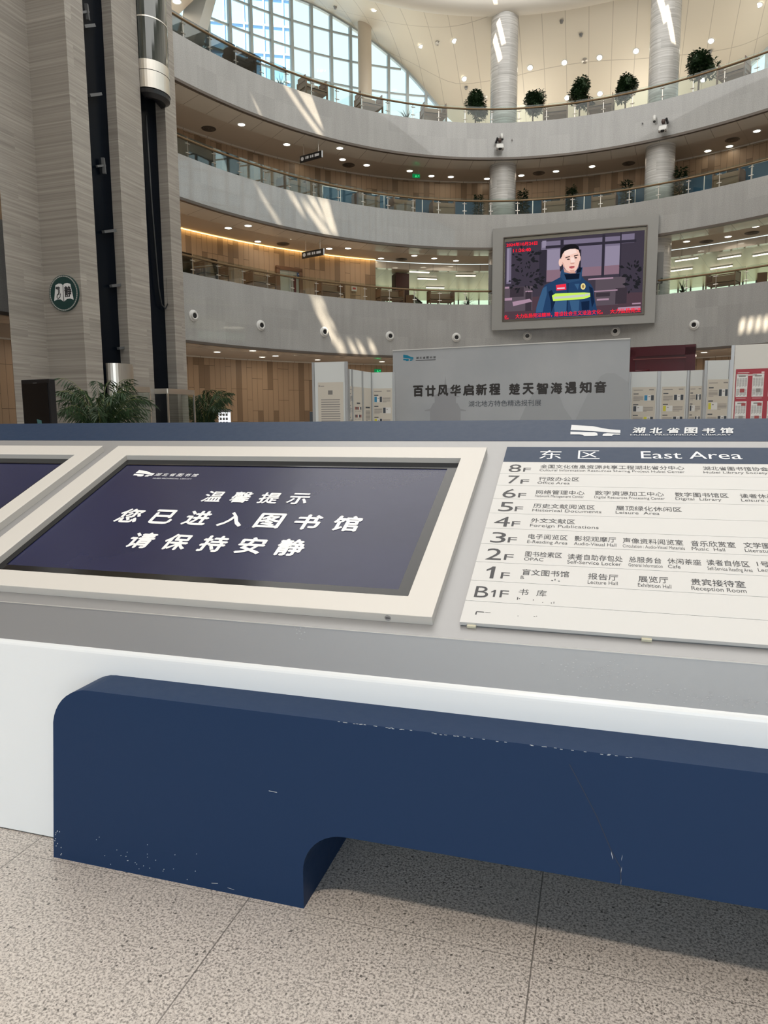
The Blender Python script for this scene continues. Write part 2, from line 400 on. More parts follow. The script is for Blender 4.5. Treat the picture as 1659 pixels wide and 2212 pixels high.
# ------------------------------------------------------------------ lettering (flat printed letters as mesh)
_tc = {}
def glyphs(s, bold=0.0):
    if (s, bold) in _tc: return _tc[(s, bold)]
    if bold:                                                             # heavier strokes: the same letters printed with tiny shifts
        vs, fs = glyphs(s)[:2]; V, F = [], []
        for dx, dy in ((-bold, 0), (bold, 0), (0, -bold), (0, bold), (0, 0)):
            n = len(V); V += [(x + dx, y + dy) for x, y in vs]; F += [tuple(n + k for k in f) for f in fs]
        _tc[(s, bold)] = (V, F, len(vs)); return V, F, len(vs)
    cu = D.curves.new('lettering', 'FONT'); cu.body = s; cu.resolution_u = 3; cu.fill_mode = 'FRONT'
    ob = D.objects.new('lettering', cu); COL.objects.link(ob)
    dg = bpy.context.evaluated_depsgraph_get(); dg.update()
    me = D.meshes.new_from_object(ob.evaluated_get(dg))
    r = ([(v.co.x, v.co.y) for v in me.vertices], [tuple(p.vertices) for p in me.polygons])
    D.objects.remove(ob); D.curves.remove(cu); D.meshes.remove(me)
    _tc[(s, bold)] = r; return r
def is_cjk(s): return any(ord(ch) > 0x2e80 for ch in s)
def write(mb, s, x0, y0, w, h, to3, bold=0.0, spread=False, lean=0.0):
    """letters of height h in the box that starts at x0, y0 and is w wide; to3 maps the flat point to 3D"""
    if spread:
        n = len(s); pitch = (w - h) / max(1, n - 1)
        for i, ch in enumerate(s):
            if ch.strip(): write(mb, ch, x0 + i * pitch, y0, h, h, to3, bold, False, lean)
        return
    if s == '1':                                                           # a one with a flag
        mb.add([to3(x0 + x * w, y0 + y * h) for x, y in ((.55, 0), (1, 0), (1, 1), (.62, 1), (.40, .86), (0, .74), (0, .60), (.55, .72))], [tuple(range(8))]); return
    g_ = glyphs(s, bold); vs, fs = g_[0], g_[1]
    if not vs: return
    per = g_[2] if len(g_) > 2 else len(vs)
    o0 = Vector(to3(0, 0)); nz = (Vector(to3(1, 0)) - o0).cross(Vector(to3(0, 1)) - o0)
    nz = nz.normalized() * (h * .0015) if nz.length > 1e-9 else nz
    xa, xb = min(v[0] for v in vs), max(v[0] for v in vs); ya, yb = min(v[1] for v in vs), max(v[1] for v in vs)
    if is_cjk(s) or len(s) == 1: ky = h / (yb - ya); base = ya
    else: ky = h / 0.73; base = 0.0
    kx = w / (xb - xa)
    if is_cjk(s) and len(s) == 1:
        if (xb - xa) < 0.75: kx = ky
    mb.add([Vector(to3(x0 + (x - xa) * kx + lean * (y - base) * ky, y0 + (y - base) * ky)) + nz * (i // per) for i, (x, y) in enumerate(vs)], fs)
# ================================================================== THE SETTING
fl = MB(); fl.add([(-60, -40, 0), (70, -40, 0), (70, 90, 0), (-60, 90, 0)], [(0, 1, 2, 3)])
f_ = struct(fl, 'floor', FLOORM); f_.rotation_euler = (0, 0, YAW)

Z4T, Z4B, Z3T, Z3B, Z2T, Z2B = 17.85, 15.98, 12.905, 11.07, 7.905, 4.923
A_ALL = (-62, 298); A_GND = (-62, 238)                      # the ground floor is open at the entrance behind the camera
def gallery(nm, zt, zb, woff, z_room):
    m = MB()
    m.ring([(0, zb), (0, zt)], *A_ALL); m.ring([(0, zt), (0.22, zt)], *A_ALL); m.ring([(0.22, zt), (0.22, zt - 0.35)], *A_ALL)
    struct(m, 'wall_' + nm + '_gallery_front', BAND, smooth=True)
    t = MB(); t.ring([(-0.035, zb - 0.10), (-0.035, zb + 0.02)], *A_ALL); t.ring([(-0.035, zb + 0.02), (0.01, zb + 0.02)], *A_ALL); t.ring([(0.16, zb - 0.10), (-0.035, zb - 0.10)], *A_ALL)
    struct(t, 'trim_' + nm, TRIMD, smooth=True)
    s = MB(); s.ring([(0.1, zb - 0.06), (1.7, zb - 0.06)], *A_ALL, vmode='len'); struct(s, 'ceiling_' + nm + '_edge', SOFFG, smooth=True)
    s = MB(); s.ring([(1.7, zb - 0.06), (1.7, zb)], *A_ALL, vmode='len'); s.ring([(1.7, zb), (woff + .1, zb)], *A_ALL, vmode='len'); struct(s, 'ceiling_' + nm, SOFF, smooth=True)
    s = MB(); s.ring([(0.2, zt - 0.33), (max(woff, z_room), zt - 0.33)], *A_ALL, vmode='len'); struct(s, 'floor_' + nm, SOFF, smooth=True)
gallery('fourth', Z4T, Z4B, 4.1, 7.2)
gallery('third', Z3T, Z3B, 4.1, 4.2)
gallery('second', Z2T, Z2B, 6.0, 17.0)

# timber walls behind the galleries
R0 = ang(1062, 4.1, 600)                    # reading room opening on the second floor
RL = ang(811, 4.1, 560); RR = 30.0
m = MB(); m.ring([(4.1, Z3T - .33), (4.1, Z4B)], *A_ALL); struct(m, 'wall_third_floor', PLANK, smooth=True)
m = MB(); m.ring([(4.1, Z2T - .33), (4.1, Z3B)], RL, A_ALL[1]); m.ring([(4.1, Z2T - .33), (4.1, Z3B)], A_ALL[0], RR); struct(m, 'wall_second_floor', PLANK, smooth=True)
m = MB(); m.ring([(5.95, 0), (5.95, Z2B)], *A_GND); struct(m, 'wall_ground_floor', PLANK, smooth=True)
# thin pale cornice where soffit meets timber
for nm, zb, off in (('cornice_third', Z4B, 4.0), ('cornice_ground', Z2B, 5.85)):
    m = MB(); m.ring([(off, zb - .07), (off, zb)], *A_ALL); m.ring([(off + .1, zb - .07), (off, zb - .07)], *A_ALL); struct(m, 'trim_' + nm, SOFFG, smooth=True)
# cove lighting over the second floor timber, left section
m = MB(); m.ring([(3.98, Z3B - .03), (4.05, Z3B - .03)], RL, 150); m.build('cove_light', COVE)
tag(D.objects['cove_light'], 'warm hidden strip of light washing the top of the second floor timber wall', 'cove light')

# reading room behind the second floor: floor, ceiling, bright end windows
m = MB(); m.ring([(4.1, Z3B - .06), (4.1, Z3B - .45)], RR, RL); m.ring([(4.1, Z3B - .45), (4.5, Z3B - .45)], RR, RL); struct(m, 'trim_reading_room_header', SOFFG, smooth=True)
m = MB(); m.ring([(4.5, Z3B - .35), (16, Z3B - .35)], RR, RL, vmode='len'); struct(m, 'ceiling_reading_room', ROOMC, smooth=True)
m = MB()
for a in (RL, RR):
    p, q = EP(a, 4.1), EP(a, 16); m.add([(p.x, p.y, Z2T - .33), (q.x, q.y, Z2T - .33), (q.x, q.y, Z3B), (p.x, p.y, Z3B)], [(0, 1, 2, 3)], [[(0, 7), (11, 7), (11, 11), (0, 11)]])
struct(m, 'wall_reading_room_ends', PLANK)
wd = MB()
for i in range(0, 60):
    a = RR + (RL - RR) * i / 59; p = EP(a, 15.9); wd.box((p.x, p.y, (Z2T + Z3B) / 2 - .2), (.10, .12, Z3B - Z2T), tangent_rz(a))
wd.ring([(15.8, Z2T + .35), (15.8, Z2T + .43)], RR, RL); wd.ring([(15.8, Z2T + 1.9), (15.8, Z2T + 1.96)], RR, RL)
wr = struct(wd, 'window_3', STEELD)
g = MB(); g.ring([(15.95, Z2T - .3), (15.95, Z3B)], RR, RL); g.build('glass', m_glass('green_window_glass', (0.90, 0.97, 0.72), 1.0), wr)

# sloping cream ceiling over the top floor, the curved windows it cuts
ARCH_PX = [(640, 0), (660, 0), (714, 29), (776, 67), (830, 108), (884, 155), (942, 224)]
tab = []
for q in ARCH_PX:
    p, a = on_ring(*q, 7.0); tab.append((a, p.z))
aL = tab[-1][0]
for q in ((1625, 140), (1659, 100)):
    p, a = on_ring(*q, 7.0); tab.append((a, p.z))
aR = tab[-2][0]
tab += [(95.0, 20.6), (88.0, 19.6), (70.0, 19.6), (62.0, 20.4), (45, 24.6), (38, 26.6), (20, 28.0), (-62, 28.0), (124, 27.6), (132, 28.0), (298, 28.0)]
tab.sort()
def z_raw(a):
    if a <= tab[0][0]: return tab[0][1]
    for (a0, z0), (a1, z1) in zip(tab, tab[1:]):
        if a <= a1: return z0 + (z1 - z0) * (a - a0) / (a1 - a0)
    return tab[-1][1]
def z_out(a): return sum(z_raw(a + k * .7) * w_ for k, w_ in ((-3, 1), (-2, 2), (-1, 3), (0, 4), (1, 3), (2, 2), (3, 1))) / 16
ZRING = 23.9
def ceil_z(a, off):
    t = (off - 0.6) / 6.4; return ZRING + 0.3 + (z_out(a) - ZRING - 0.3) * t
m = MB(); nA, nO = 300, 10
for i in range(nA + 1):
    a = A_ALL[0] + (A_ALL[1] - A_ALL[0]) * i / nA
    for k in range(nO + 1):
        off = 0.6 + 6.5 * k / nO; p = EP(a, off); m.v.append((p.x, p.y, ceil_z(a, off)))
for i in range(nA):
    for k in range(nO):
        q = i * (nO + 1) + k; m.f.append((q, q + nO + 1, q + nO + 2, q + 1)); m.uv.append(None)
struct(m, 'ceiling', CEILM, smooth=True)
# rounded rim of the roof opening, and the bulkhead that rises to the roof light
m = MB(); m.ring([(1.15, ZRING + .42)] + [(0.75 - 0.55 * cos(t * PI / 10 - .2), ZRING + .45 - 0.55 * sin(t * PI / 10 - .2) * 0.9) for t in range(12)][::-1] + [(0.15, 30.2)], *A_ALL)
struct(m, 'trim_roof_opening_rim', simple('cream_plaster', (0.74, 0.70, 0.63), 0.5), smooth=True)

def arch_window(nm, a0, a1, step_m=1.32):
    fr = MB(); gl = MB(); z0 = Z4T - .33; n = max(1, round((EP(a0, 7) - EP(a1, 7)).length / step_m))
    for i in range(n + 1):
        a = a0 + (a1 - a0) * i / n; p = EP(a, 7.0); zt = z_out(a)
        if zt > z0 + .3: fr.box((p.x, p.y, (z0 + zt) / 2), (0.17, 0.26, zt - z0), tangent_rz(a, 7))
    zs = [z0 + .1 + 1.5 * k for k in range(8)]; seg = n * 3
    for i in range(seg):
        b0, b1 = a0 + (a1 - a0) * i / seg, a0 + (a1 - a0) * (i + 1) / seg; zt = min(z_out(b0), z_out(b1)); p, q = EP(b0, 7.0), EP(b1, 7.0)
        for z in zs:
            if z < zt: fr.bar((p.x, p.y, z), (q.x, q.y, z), 0.10, 0.11)
        fr.bar((p.x, p.y, z_out(b0) - .06), (q.x, q.y, z_out(b1) - .06), 0.25, 0.14)
        p, q = EP(b0, 7.06), EP(b1, 7.06)
        gl.add([(p.x, p.y, z0), (q.x, q.y, z0), (q.x, q.y, z_out(b1)), (p.x, p.y, z_out(b0))], [(0, 1, 2, 3)])
    f = struct(fr, nm, MULL); gl.build('glass', WGLASS, f); return f
arch_window('window_1', aL - 1.2, 133.2)
arch_window('window_2', -40, aR + 1.0)
m = MB(); m.ring([(7.1, Z4T - .4), (7.1, 20.7)], aR - 1, aL + 1); m.ring([(7.1, Z4T - .4), (7.1, 28.5)], 133.2, 298); m.ring([(7.1, Z4T - .4), (7.1, 28.5)], -62, -40)
struct(m, 'wall_fourth_floor', CEILM, smooth=True)
# leaning bulkhead and flat soffit at the left end of the top floor
a_b = ang(448, 4, 20)
m = MB(); p0, _ = on_ring(448, -40, 6.0); p1, _ = on_ring(404, 110, 3.5); m.bar(p0, p1, 1.0, 0.9); struct(m, 'trim_leaning_beam', WHITEM)
m = MB(); m.ring([(0.7, 21.9), (7.1, 21.9)], 133.3, 165, vmode='len'); m.ring([(0.7, 21.9), (0.7, 24.4)], 133.3, 165); struct(m, 'ceiling_fourth_end', SOFF)

# added unseen roof sheet, its gaps shaped so sun streaks fall on the walls
PATCHES = [[(604, 172), (617, 176), (701, 295), (689, 293)], [(636, 184), (672, 204), (698, 276), (691, 272), (660, 225)], [(545, 215), (550, 217), (568, 252), (561, 250)],
           [(552, 406), (562, 412), (612, 488), (600, 484)], [(617, 412), (632, 415), (660, 465), (648, 458)], [(650, 436), (664, 438), (718, 508), (700, 508)],
           [(662, 422), (678, 424), (707, 480), (694, 474)], [(686, 426), (708, 428), (729, 508), (715, 502)],
           [(666, 638), (697, 642), (704, 668), (684, 662)], [(677, 664), (697, 668), (734, 747), (716, 738)], [(705, 684), (713, 686), (727, 712), (719, 710)],
           [(728, 732), (742, 740), (746, 768), (732, 768)], [(752, 738), (762, 741), (774, 766), (764, 766)], [(771, 740), (780, 742), (792, 766), (782, 767)], [(797, 738), (806, 740), (813, 760), (803, 763)],
           [(1600, 692), (1610, 690), (1606, 716), (1597, 718)], [(1617, 690), (1627, 688), (1624, 714), (1614, 716)], [(1634, 688), (1643, 686), (1642, 712), (1632, 714)], [(1650, 686), (1659, 684), (1660, 710), (1649, 712)]]
ZR = 30.0
holes = []
for pp in PATCHES:
    hp = []
    for q in pp:
        p, _ = on_ring(q[0], q[1], 0.0); t = (ZR - p.z) / SUN.z; hp.append(p + SUN * t)
    holes.append(hp)
for px, py, w_, h_ in ((1071, 92, 8, 34), (1079, 62, 5, 14), (1430, 22, 8, 26), (1446, 48, 5, 20)):
    p, _ = on_ring(px, py, 0.5); t = (ZR - p.z) / SUN.z; c = p + SUN * t
    holes.append([c + Vector((-.12, -.5, 0)), c + Vector((.12, -.5, 0)), c + Vector((.2, .6, 0)), c + Vector((-.02, .6, 0))])
from mathutils.geometry import delaunay_2d_cdt
loops = [[EP(a, 0.3) for a in range(-62, 298, 4)]] + [[Vector((p[0], p[1])) for p in hp] for hp in holes]
vs, fs = [], []
for lp in loops:
    ar = sum(p.x * q.y - q.x * p.y for p, q in zip(lp, lp[1:] + lp[:1]))
    if ar < 0: lp = lp[::-1]
    fs.append(list(range(len(vs), len(vs) + len(lp)))); vs += lp
rv, re_, rf, ov, oe, of = delaunay_2d_cdt(vs, [], fs, 0, 1e-5)
mb = MB(); mb.add([(p.x, p.y, ZR) for p in rv], [tuple(f) for f, o_ in zip(rf, of) if list(o_) == [0]])
struct(mb, 'ceiling_sun_mask', simple('sun_mask_white', (0.85, 0.85, 0.83), 0.7))

# ------------------------------------------------------------------ marble columns
def column(px, label, zt, r=0.77, off=1.25, py=300):
    p, a = on_ring(px, py, off); o = thing('marble_column', label, 'column', (p.x, p.y, Z2T - .33)); b = -(Z2T - .33)
    MB().lathe([(r, 0), (r, zt + b)], 40, uv=True, a0=R_(90)).build('shaft', TRAVC, o, smooth=True)
    MB().lathe([(r, Z3T - .33 + b), (r + .04, Z3T - .33 + b), (r + .04, Z3T - .15 + b), (r, Z3T - .15 + b)], 40).build('base_ring', STEELD, o, smooth=False)
column(1087, 'round marble column behind the screen, nearer the middle of the hall', 25.2)
column(1428, 'round marble column toward the right, beyond the right edge of the big screen', 25.2)
p, a = on_ring(788, 130, 5.7); o = thing('marble_column', 'slender pale column standing against the tall curved window', 'column', (p.x, p.y, Z4T - .33))
MB().lathe([(0.42, 0), (0.42, z_out(a) - Z4T + .4)], 28, uv=True).build('shaft', simple('pale_stone', (0.62, 0.55, 0.46), 0.4), o, smooth=True)

# ------------------------------------------------------------------ marble lift core on the left
FDIR = R_(18); fd = Vector((sin(FDIR), cos(FDIR))); rd = Vector((-cos(FDIR), sin(FDIR)))          # along the bright faces, into the recesses
def vis(px):
    d = ray(px, 450); return Vector((d.x, d.y)).normalized()
def isect(p, d, px):                   # point on the line p + t d seen in column px
    v = vis(px); t = (v.x * p.y - v.y * p.x) / (d.x * v.y - d.y * v.x); return p + d * t
E_ = vis(389) * 27.0
F3a = isect(E_, -fd, 366); F2b = isect(E_, -fd, 315); F2a = isect(E_, -fd, 263); F1b = isect(E_, -fd, 203); F1a = isect(E_, -fd, 165)
rec2 = isect(F2a, rd, 243); rec3 = isect(F3a, rd, 346); B1 = isect(F1a, rd, 84); Aend = isect(B1, -fd, 3)
d2 = (rec2 - F2a).dot(rd); d3 = (rec3 - F3a).dot(rd)
ZC = 21.0
def face(mb, pts, z0=0.0, z1=ZC):
    for p, q in zip(pts, pts[1:]): mb.add([(p.x, p.y, z0), (q.x, q.y, z0), (q.x, q.y, z1), (p.x, p.y, z1)], [(0, 1, 2, 3)])
m = MB()
back = -rd * -5.0
face(m, [Aend + Vector((vis(40).x, vis(40).y)) * 4, Aend, B1, F1a, F1b, F1b + rd * d2]); face(m, [rec2, F2a, F2b, F2b + rd * d3]); face(m, [rec3, F3a, E_, E_ + rd * 6]); face(m, [E_ + rd * 6, Aend + vis(40) * 4])
struct(m, 'wall_lift_core', TRAV)
m = MB(); face(m, [F1b + rd * d2, rec2], 0, ZC); face(m, [F2b + rd * d3, rec3], 0, ZC); struct(m, 'wall_lift_shaft_glass', VOID)
# rails and brackets inside the first shaft, cable loop in the second
def shaft_pt(px, py, a, b, k=0.12):
    p = isect(a, (b - a).normalized(), px) - rd * k; d = ray(px, py); t = p.length / math.hypot(d.x, d.y); return Vector((p.x, p.y, EYE.z + d.z * t))
BRK = simple('dim_steel', (.13, .135, .14), .5, .3)
S1a, S1b = F1b + rd * d2, rec2
for i, (x0, x1, y) in enumerate(((196, 218, 57), (199, 224, 204), (213, 239, 497), (223, 249, 614), (232, 258, 749))):
    m = MB(); m.bar(shaft_pt(x0, y + 3, S1a, S1b), shaft_pt(x1, y, S1a, S1b), 0.10, 0.08); m.build('shaft_bracket', BRK)
    tag(D.objects['shaft_bracket' + ('' if i == 0 else '.%03d' % i)], 'thin steel bracket crossing the dark left lift shaft, %s from the top' % ['first', 'second', 'third', 'fourth', 'fifth'][i], 'bracket', 'brackets in the left lift shaft')
for i, (x, y) in enumerate(((204, 28), (221, 357))):
    m = MB(); m.bar(shaft_pt(x, y - 16, S1a, S1b), shaft_pt(x + 2, y + 18, S1a, S1b), 0.09); m.bar(shaft_pt(x - 14, y + 2, S1a, S1b), shaft_pt(x + 4, y, S1a, S1b), 0.06)
    ob = m.build('guide_clamp', BRK); tag(ob, 'pale T shaped guide clamp in the dark left shaft, %s one' % ('upper', 'lower')[i], 'clamp', 'guide clamps in the left lift shaft')
S2a, S2b = F2b + rd * d3, rec3
m = MB(); m.tube([shaft_pt(318, 250, S2a, S2b), shaft_pt(322, 450, S2a, S2b), shaft_pt(328, 620, S2a, S2b), shaft_pt(333, 658, S2a, S2b), shaft_pt(341, 666, S2a, S2b), shaft_pt(347, 655, S2a, S2b), shaft_pt(347, 600, S2a, S2b)], 0.03, 6)
tag(m.build('hanging_cable', simple('dull_black_cable', (.02, .022, .024), .6), smooth=True), 'dark loop of cable hanging down the right lift shaft', 'cable')

# ------------------------------------------------------------------ glazed lift car in the right-hand shaft
c2 = (F2b + F3a) / 2; hw = (F3a - F2b).length / 2 * 0.98
def zat(p, py, px): 
    d = ray(px, py); return EYE.z + d.z * (p.length / math.hypot(d.x, d.y))
zc_b, zc_s, zc_g = zat(c2, 222, 320), zat(c2, 205, 320), zat(c2, 146, 320)
car = thing('lift_car', 'glazed half round lift car with steel base, stopped high in the right marble shaft', 'lift car', (c2.x, c2.y, zc_b), math.atan2(fd.y, fd.x))
# local: x along the wall, -y ... toward the hall is -rd
side = 1.0 if (Matrix.Rotation(math.atan2(fd.y, fd.x), 2) @ Vector((0, 1))).dot(-rd) > 0 else -1.0
def halfcyl(prof, scale=0.8):
    mb = MB(); n = 20
    for i in range(n):
        a0, a1 = PI * i / n, PI * (i + 1) / n
        for (r0, z0), (r1, z1) in zip(prof, prof[1:]):
            mb.add([(r0 * cos(a0), side * scale * r0 * sin(a0), z0), (r0 * cos(a1), side * scale * r0 * sin(a1), z0), (r1 * cos(a1), side * scale * r1 * sin(a1), z1), (r1 * cos(a0), side * scale * r1 * sin(a0), z1)], [(0, 1, 2, 3)])
    return mb
H1, H2 = zc_s - zc_b, zc_g - zc_b
halfcyl([(0, 0.12), (hw * .7, 0.0), (hw * .96, 0.10), (hw * .98, H1 * .9)]).build('underside', BLACKM, car, smooth=True)
halfcyl([(hw, H1), (hw, H1 + (H2 - H1) * .62)]).build('lower_steel_band', STEEL, car, smooth=True)
halfcyl([(hw * 1.01, H1 + (H2 - H1) * .64), (hw * 1.01, H2)]).build('upper_steel_band', STEEL, car, smooth=True)
halfcyl([(hw * .985, H2), (hw * .985, H2 + 2.5)]).build('curved_glass', simple('smoked_lift_glass', (0.02, 0.03, 0.028), 0.05, spec=0.9, coat=1.0), car, smooth=True)
halfcyl([(hw * 1.0, H2 + 1.25), (hw * 1.0, H2 + 1.29)]).build('glass_joint', STEEL, car, smooth=True)
halfcyl([(hw * 1.02, H2 + 2.5), (hw * 1.02, H2 + 3.6)]).build('top_steel_band', STEEL, car, smooth=True)

# lower enclosures at the foot of the two shafts
def enclosure(pa, pb, px, ytop, ybot, label, name, glass):
    c = (pa + pb) / 2; h_ = (pb - pa).length / 2 * (1.0 if glass else .80); zt = zat(c, ytop, px); zb = zat(c, ybot, px) if ybot else 0.0
    o = thing(name, label, 'lift enclosure', (c.x, c.y, 0), math.atan2(fd.y, fd.x))
    if not glass:
        halfcyl([(h_, 1.1), (h_, zt), (h_ * .96, zt)], .9).build('curved_steel_shell', STEEL, o, smooth=True)
        halfcyl([(h_ * .98, 0), (h_ * .98, 1.1)], .9).build('glass_skirt', GLASS, o, smooth=True)
    else:
        D_ = 0.5 * side
        pts = [(-h_, 0), (-h_, D_), (h_, D_), (h_, 0)]
        g = MB(); fr = MB(); ps = MB()
        for a, b in zip(pts, pts[1:]):
            g.add([(a[0], a[1], 0), (b[0], b[1], 0), (b[0], b[1], zt - .16), (a[0], a[1], zt - .16)], [(0, 1, 2, 3)])
            fr.bar((a[0], a[1], zt - .08), (b[0], b[1], zt - .08), 0.06, 0.17)
        g.build('glass_screen', GLASS, o); fr.build('steel_top_rail', STEEL, o)
        for a in pts[1:3]: MB().bar((a[0], a[1], 0), (a[0], a[1], zt - .16), .05).build('corner_post', STEEL, o)
enclosure(F1b, F2a, 247, 787, 0, 'curved brushed steel lift car standing at ground level of the left shaft', 'lift_car_shell', False)
enclosure(F1b + fd * .25, F2a + fd * .25, 287, 836, 0, 'glass safety enclosure with steel top beside the left palm', 'lift_enclosure', True)
enclosure(F2b, F3a + fd * .25, 366, 842, 0, 'glass safety enclosure with steel top at the foot of the right shaft', 'lift_enclosure', True)

# far buildings and shrubs outside the curved window
def bldg(px, py, dist, w_, h_, label, col):
    d = ray(px, py); hd = Vector((d.x, d.y)).normalized() * dist
    o = thing('office_tower', label, 'building', (hd.x, hd.y, 0), -math.atan2(hd.x, hd.y) * 1.0)
    MB().box((0, 6, h_ / 2), (w_, 12, h_)).build('facade', simple('blue_glass_facade', col, 0.3), o)
    gm = MB()
    for i in range(int(w_ / 3) + 1): gm.box((-w_ / 2 + i * 3, -.1, h_ / 2), (.25, .2, h_))
    for k in range(int(h_ / 4)): gm.box((0, -.1, k * 4 + 2), (w_, .2, .3))
    gm.build('facade_grid', simple('facade_frame', (0.35, 0.5, 0.62), 0.5), o)
bldg(512, 40, 120, 16, 95, 'blue glass office tower seen beyond the curved window at the upper left', (0.22, 0.45, 0.80))
def shrub(loc, r, n, label, mat=LEAFL):
    o = thing('shrub', label, 'shrub', loc)
    mb = MB()
    for _ in range(n):
        v = Vector((random.gauss(0, 1), random.gauss(0, 1), random.gauss(0, 1))).normalized() * r * random.uniform(.4, 1.05); v.z = abs(v.z) * 1.2
        a = Vector((random.uniform(-1, 1), random.uniform(-1, 1), random.uniform(-1, 1))).normalized() * .12; b = a.cross(Vector((random.random(), random.random(), random.random()))).normalized() * .08
        mb.add([v - a, v + b, v + a, v - b], [(0, 1, 2, 3)])
    mb.build('foliage', mat, o); MB().tube([(0, 0, -.6), (0, 0, r)], .05).build('stem', BARK, o)
for i, (px, py, r) in enumerate(((752, 212, .5), (836, 238, .5), (600, 150, .3))):
    p, a = on_ring(px, py, 9.5); shrub((p.x, p.y, Z4T - .3), r + .7, 320, 'light green shrub on the terrace outside the window, %s' % ('beside the slender column', 'rightmost of the row', 'toward the left')[i])
m = MB(); m.ring([(7.1, Z4T - .36), (14, Z4T - .36)], 60, 140, vmode='len'); struct(m, 'floor_terrace', simple('terrace_paving', (0.5, 0.5, 0.48), 0.7))
# ================================================================== FOREGROUND: the information counter
def LW(x, y, z=0.0): return CXW * x + CYW * y + Vector((0, 0, z))       # counter frame to world
TILT = R_(23.756); TC, TS = cos(TILT), sin(TILT); YC, ZCR = 1.775, 0.7307
def slope(x, s, k=0.0): return Vector((x, YC + s * TC - k * TS, ZCR + s * TS + k * TC))
RY0, RZ0, RY1, RZ1 = 2.87, 1.214, 3.06, 1.2953; RL_ = math.hypot(RY1 - RY0, RZ1 - RZ0); RC, RS = (RY1 - RY0) / RL_, (RZ1 - RZ0) / RL_
def railp(x, s, k=0.0): return Vector((x, RY0 + s * RC - k * RS, RZ0 + s * RS + k * RC))
def cthing(name, label, cat, org, group=None):
    o = thing(name, label, cat, LW(*org), YAW, group); o2 = Vector(org)
    return o, (lambda f: (lambda *a: f(*a) - o2)), (lambda p: Vector(p) - o2)
XA, XB = -4.35, 2.3
cnt, rel, sh = cthing('information_counter', 'long white, grey and navy information counter across the foreground', 'counter', (0, 1.72, 0))
# white front, notched above the bench opening
mb = MB(sh); fy = lambda z: 1.695 + z * (0.047 / .54)
def fpt(x, z, k=0.0): return (x, fy(z) + k, z)
zt_ = 0.595
for x0, x1, z0 in ((XA, -0.76, 0.004), (-0.76, 1.0, 0.25), (1.0, XB, 0.004)):
    mb.add([fpt(x0, z0), fpt(x1, z0), fpt(x1, zt_), fpt(x0, zt_)], [(0, 1, 2, 3)])
prev = (fy(zt_), zt_)
for t in range(1, 5):                                                     # rolled top edge
    a = t / 4 * R_(62); q = (fy(zt_) + .022 * (1 - cos(a)), zt_ + .022 * sin(a))
    mb.add([(XA, prev[0], prev[1]), (XB, prev[0], prev[1]), (XB, q[0], q[1]), (XA, q[0], q[1])], [(0, 1, 2, 3)]); prev = q
mb.add([(XA, 1.71, 0), (XA, 3.06, 0), (XA, 3.06, 1.2), (XA, 1.775, .72)], [(0, 1, 2, 3)]); mb.add([(XB, 1.71, 0), (XB, 3.06, 0), (XB, 3.06, 1.2), (XB, 1.775, .72)], [(0, 1, 2, 3)])
mb.build('white_front', WHITEP, cnt)
mb = MB(sh)
lip = slope(0, 0); sl = slope(0, 1.215)
mb.add([(XA, *prev), (XB, *prev), (XB, lip.y, lip.z), (XA, lip.y, lip.z)], [(0, 1, 2, 3)])
mb.build('grey_lip', GREYP, cnt)
mb = MB(sh); mb.add([(XA, lip.y, lip.z), (XB, lip.y, lip.z), (XB, sl.y, sl.z), (XA, sl.y, sl.z)], [(0, 1, 2, 3)]); mb.build('grey_slope', GREYP, cnt)
MB(sh).bar((XA, lip.y - .001, lip.z + .0005), (XB, lip.y - .001, lip.z + .0005), .0025, .0025).build('pale_edge', simple('pale_edge_metal', (0.62, 0.61, 0.59), 0.35, 0.5), cnt)  # thin paler line along the crease
mb = MB(sh)
a, b_, c = railp(0, 0, -.018), railp(0, 0), railp(0, RL_)
prof = [(a.y, a.z), (b_.y, b_.z), (c.y, c.z), (c.y + .03, c.z - .004), (c.y + .03, 0.02), (c.y - .02, 0.02), (a.y - .002, a.z - .04)]
for (y0, z0), (y1, z1) in zip(prof, prof[1:]): mb.add([(XA, y0, z0), (XB, y0, z0), (XB, y1, z1), (XA, y1, z1)], [(0, 1, 2, 3)])
mb.build('navy_top_rail', NAVYR, cnt)
MB(sh).box(((XA + XB) / 2, 2.45, 0.45), (XB - XA, .03, .9)).build('inner_back', GREYP, cnt)
# emblem and name on the navy rail
EMB = dict(up=[(-.1101, .1513), (-.0262, .1371), (.0050, .121), (.0356, .1068), (.0783, .0991), (.078, .0703), (.03, .076), (-.0216, .0889), (-.1116, .1006)],
           lo=[(-.1112, .0850), (-.018, .0780), (-.009, .071), (-.0067, .0492), (-.0207, .0422), (-.0564, .0422), (-.0625, .053), (-.075, .0575), (-.1104, .0585)],
           th=[(.0131, .0610), (.0186, .066), (.0286, .0700), (.0766, .0645), (.0765, .0540), (.0538, .0554), (.0483, .05), (.0463, .0421), (.0111, .0439)])
def emblem(mb, f):                       # f maps unit coordinates (0..1, 0..1) of the emblem box to 3D
    for k in ('up', 'lo', 'th'):
        pts = EMB[k]; base = [((x + .112) / .19, (y - .042) / .11) for x, y in pts]
        c = (sum(p[0] for p in base) / len(base), sum(p[1] for p in base) / len(base))
        mb.add([f(*p) for p in base], [tuple(range(len(base)))])
RAILF = lambda u, v: railp(u, v, .0025)
mb = MB(sh); emblem(mb, lambda u, v: railp(-.112 + .19 * u, .042 + .11 * v, .0012)); mb.build('emblem', SLET, cnt, False)
def fancy(mb, s, x0, y0, w, h, f, thick=.012):
    n = len(s); pit = w / n
    for i, ch in enumerate(s): write(mb, ch, x0 + pit * i + pit * .08, y0 + random.uniform(-.03, .03) * h, pit * .74, h * random.uniform(.92, 1.05), f, thick, False, 0.12)
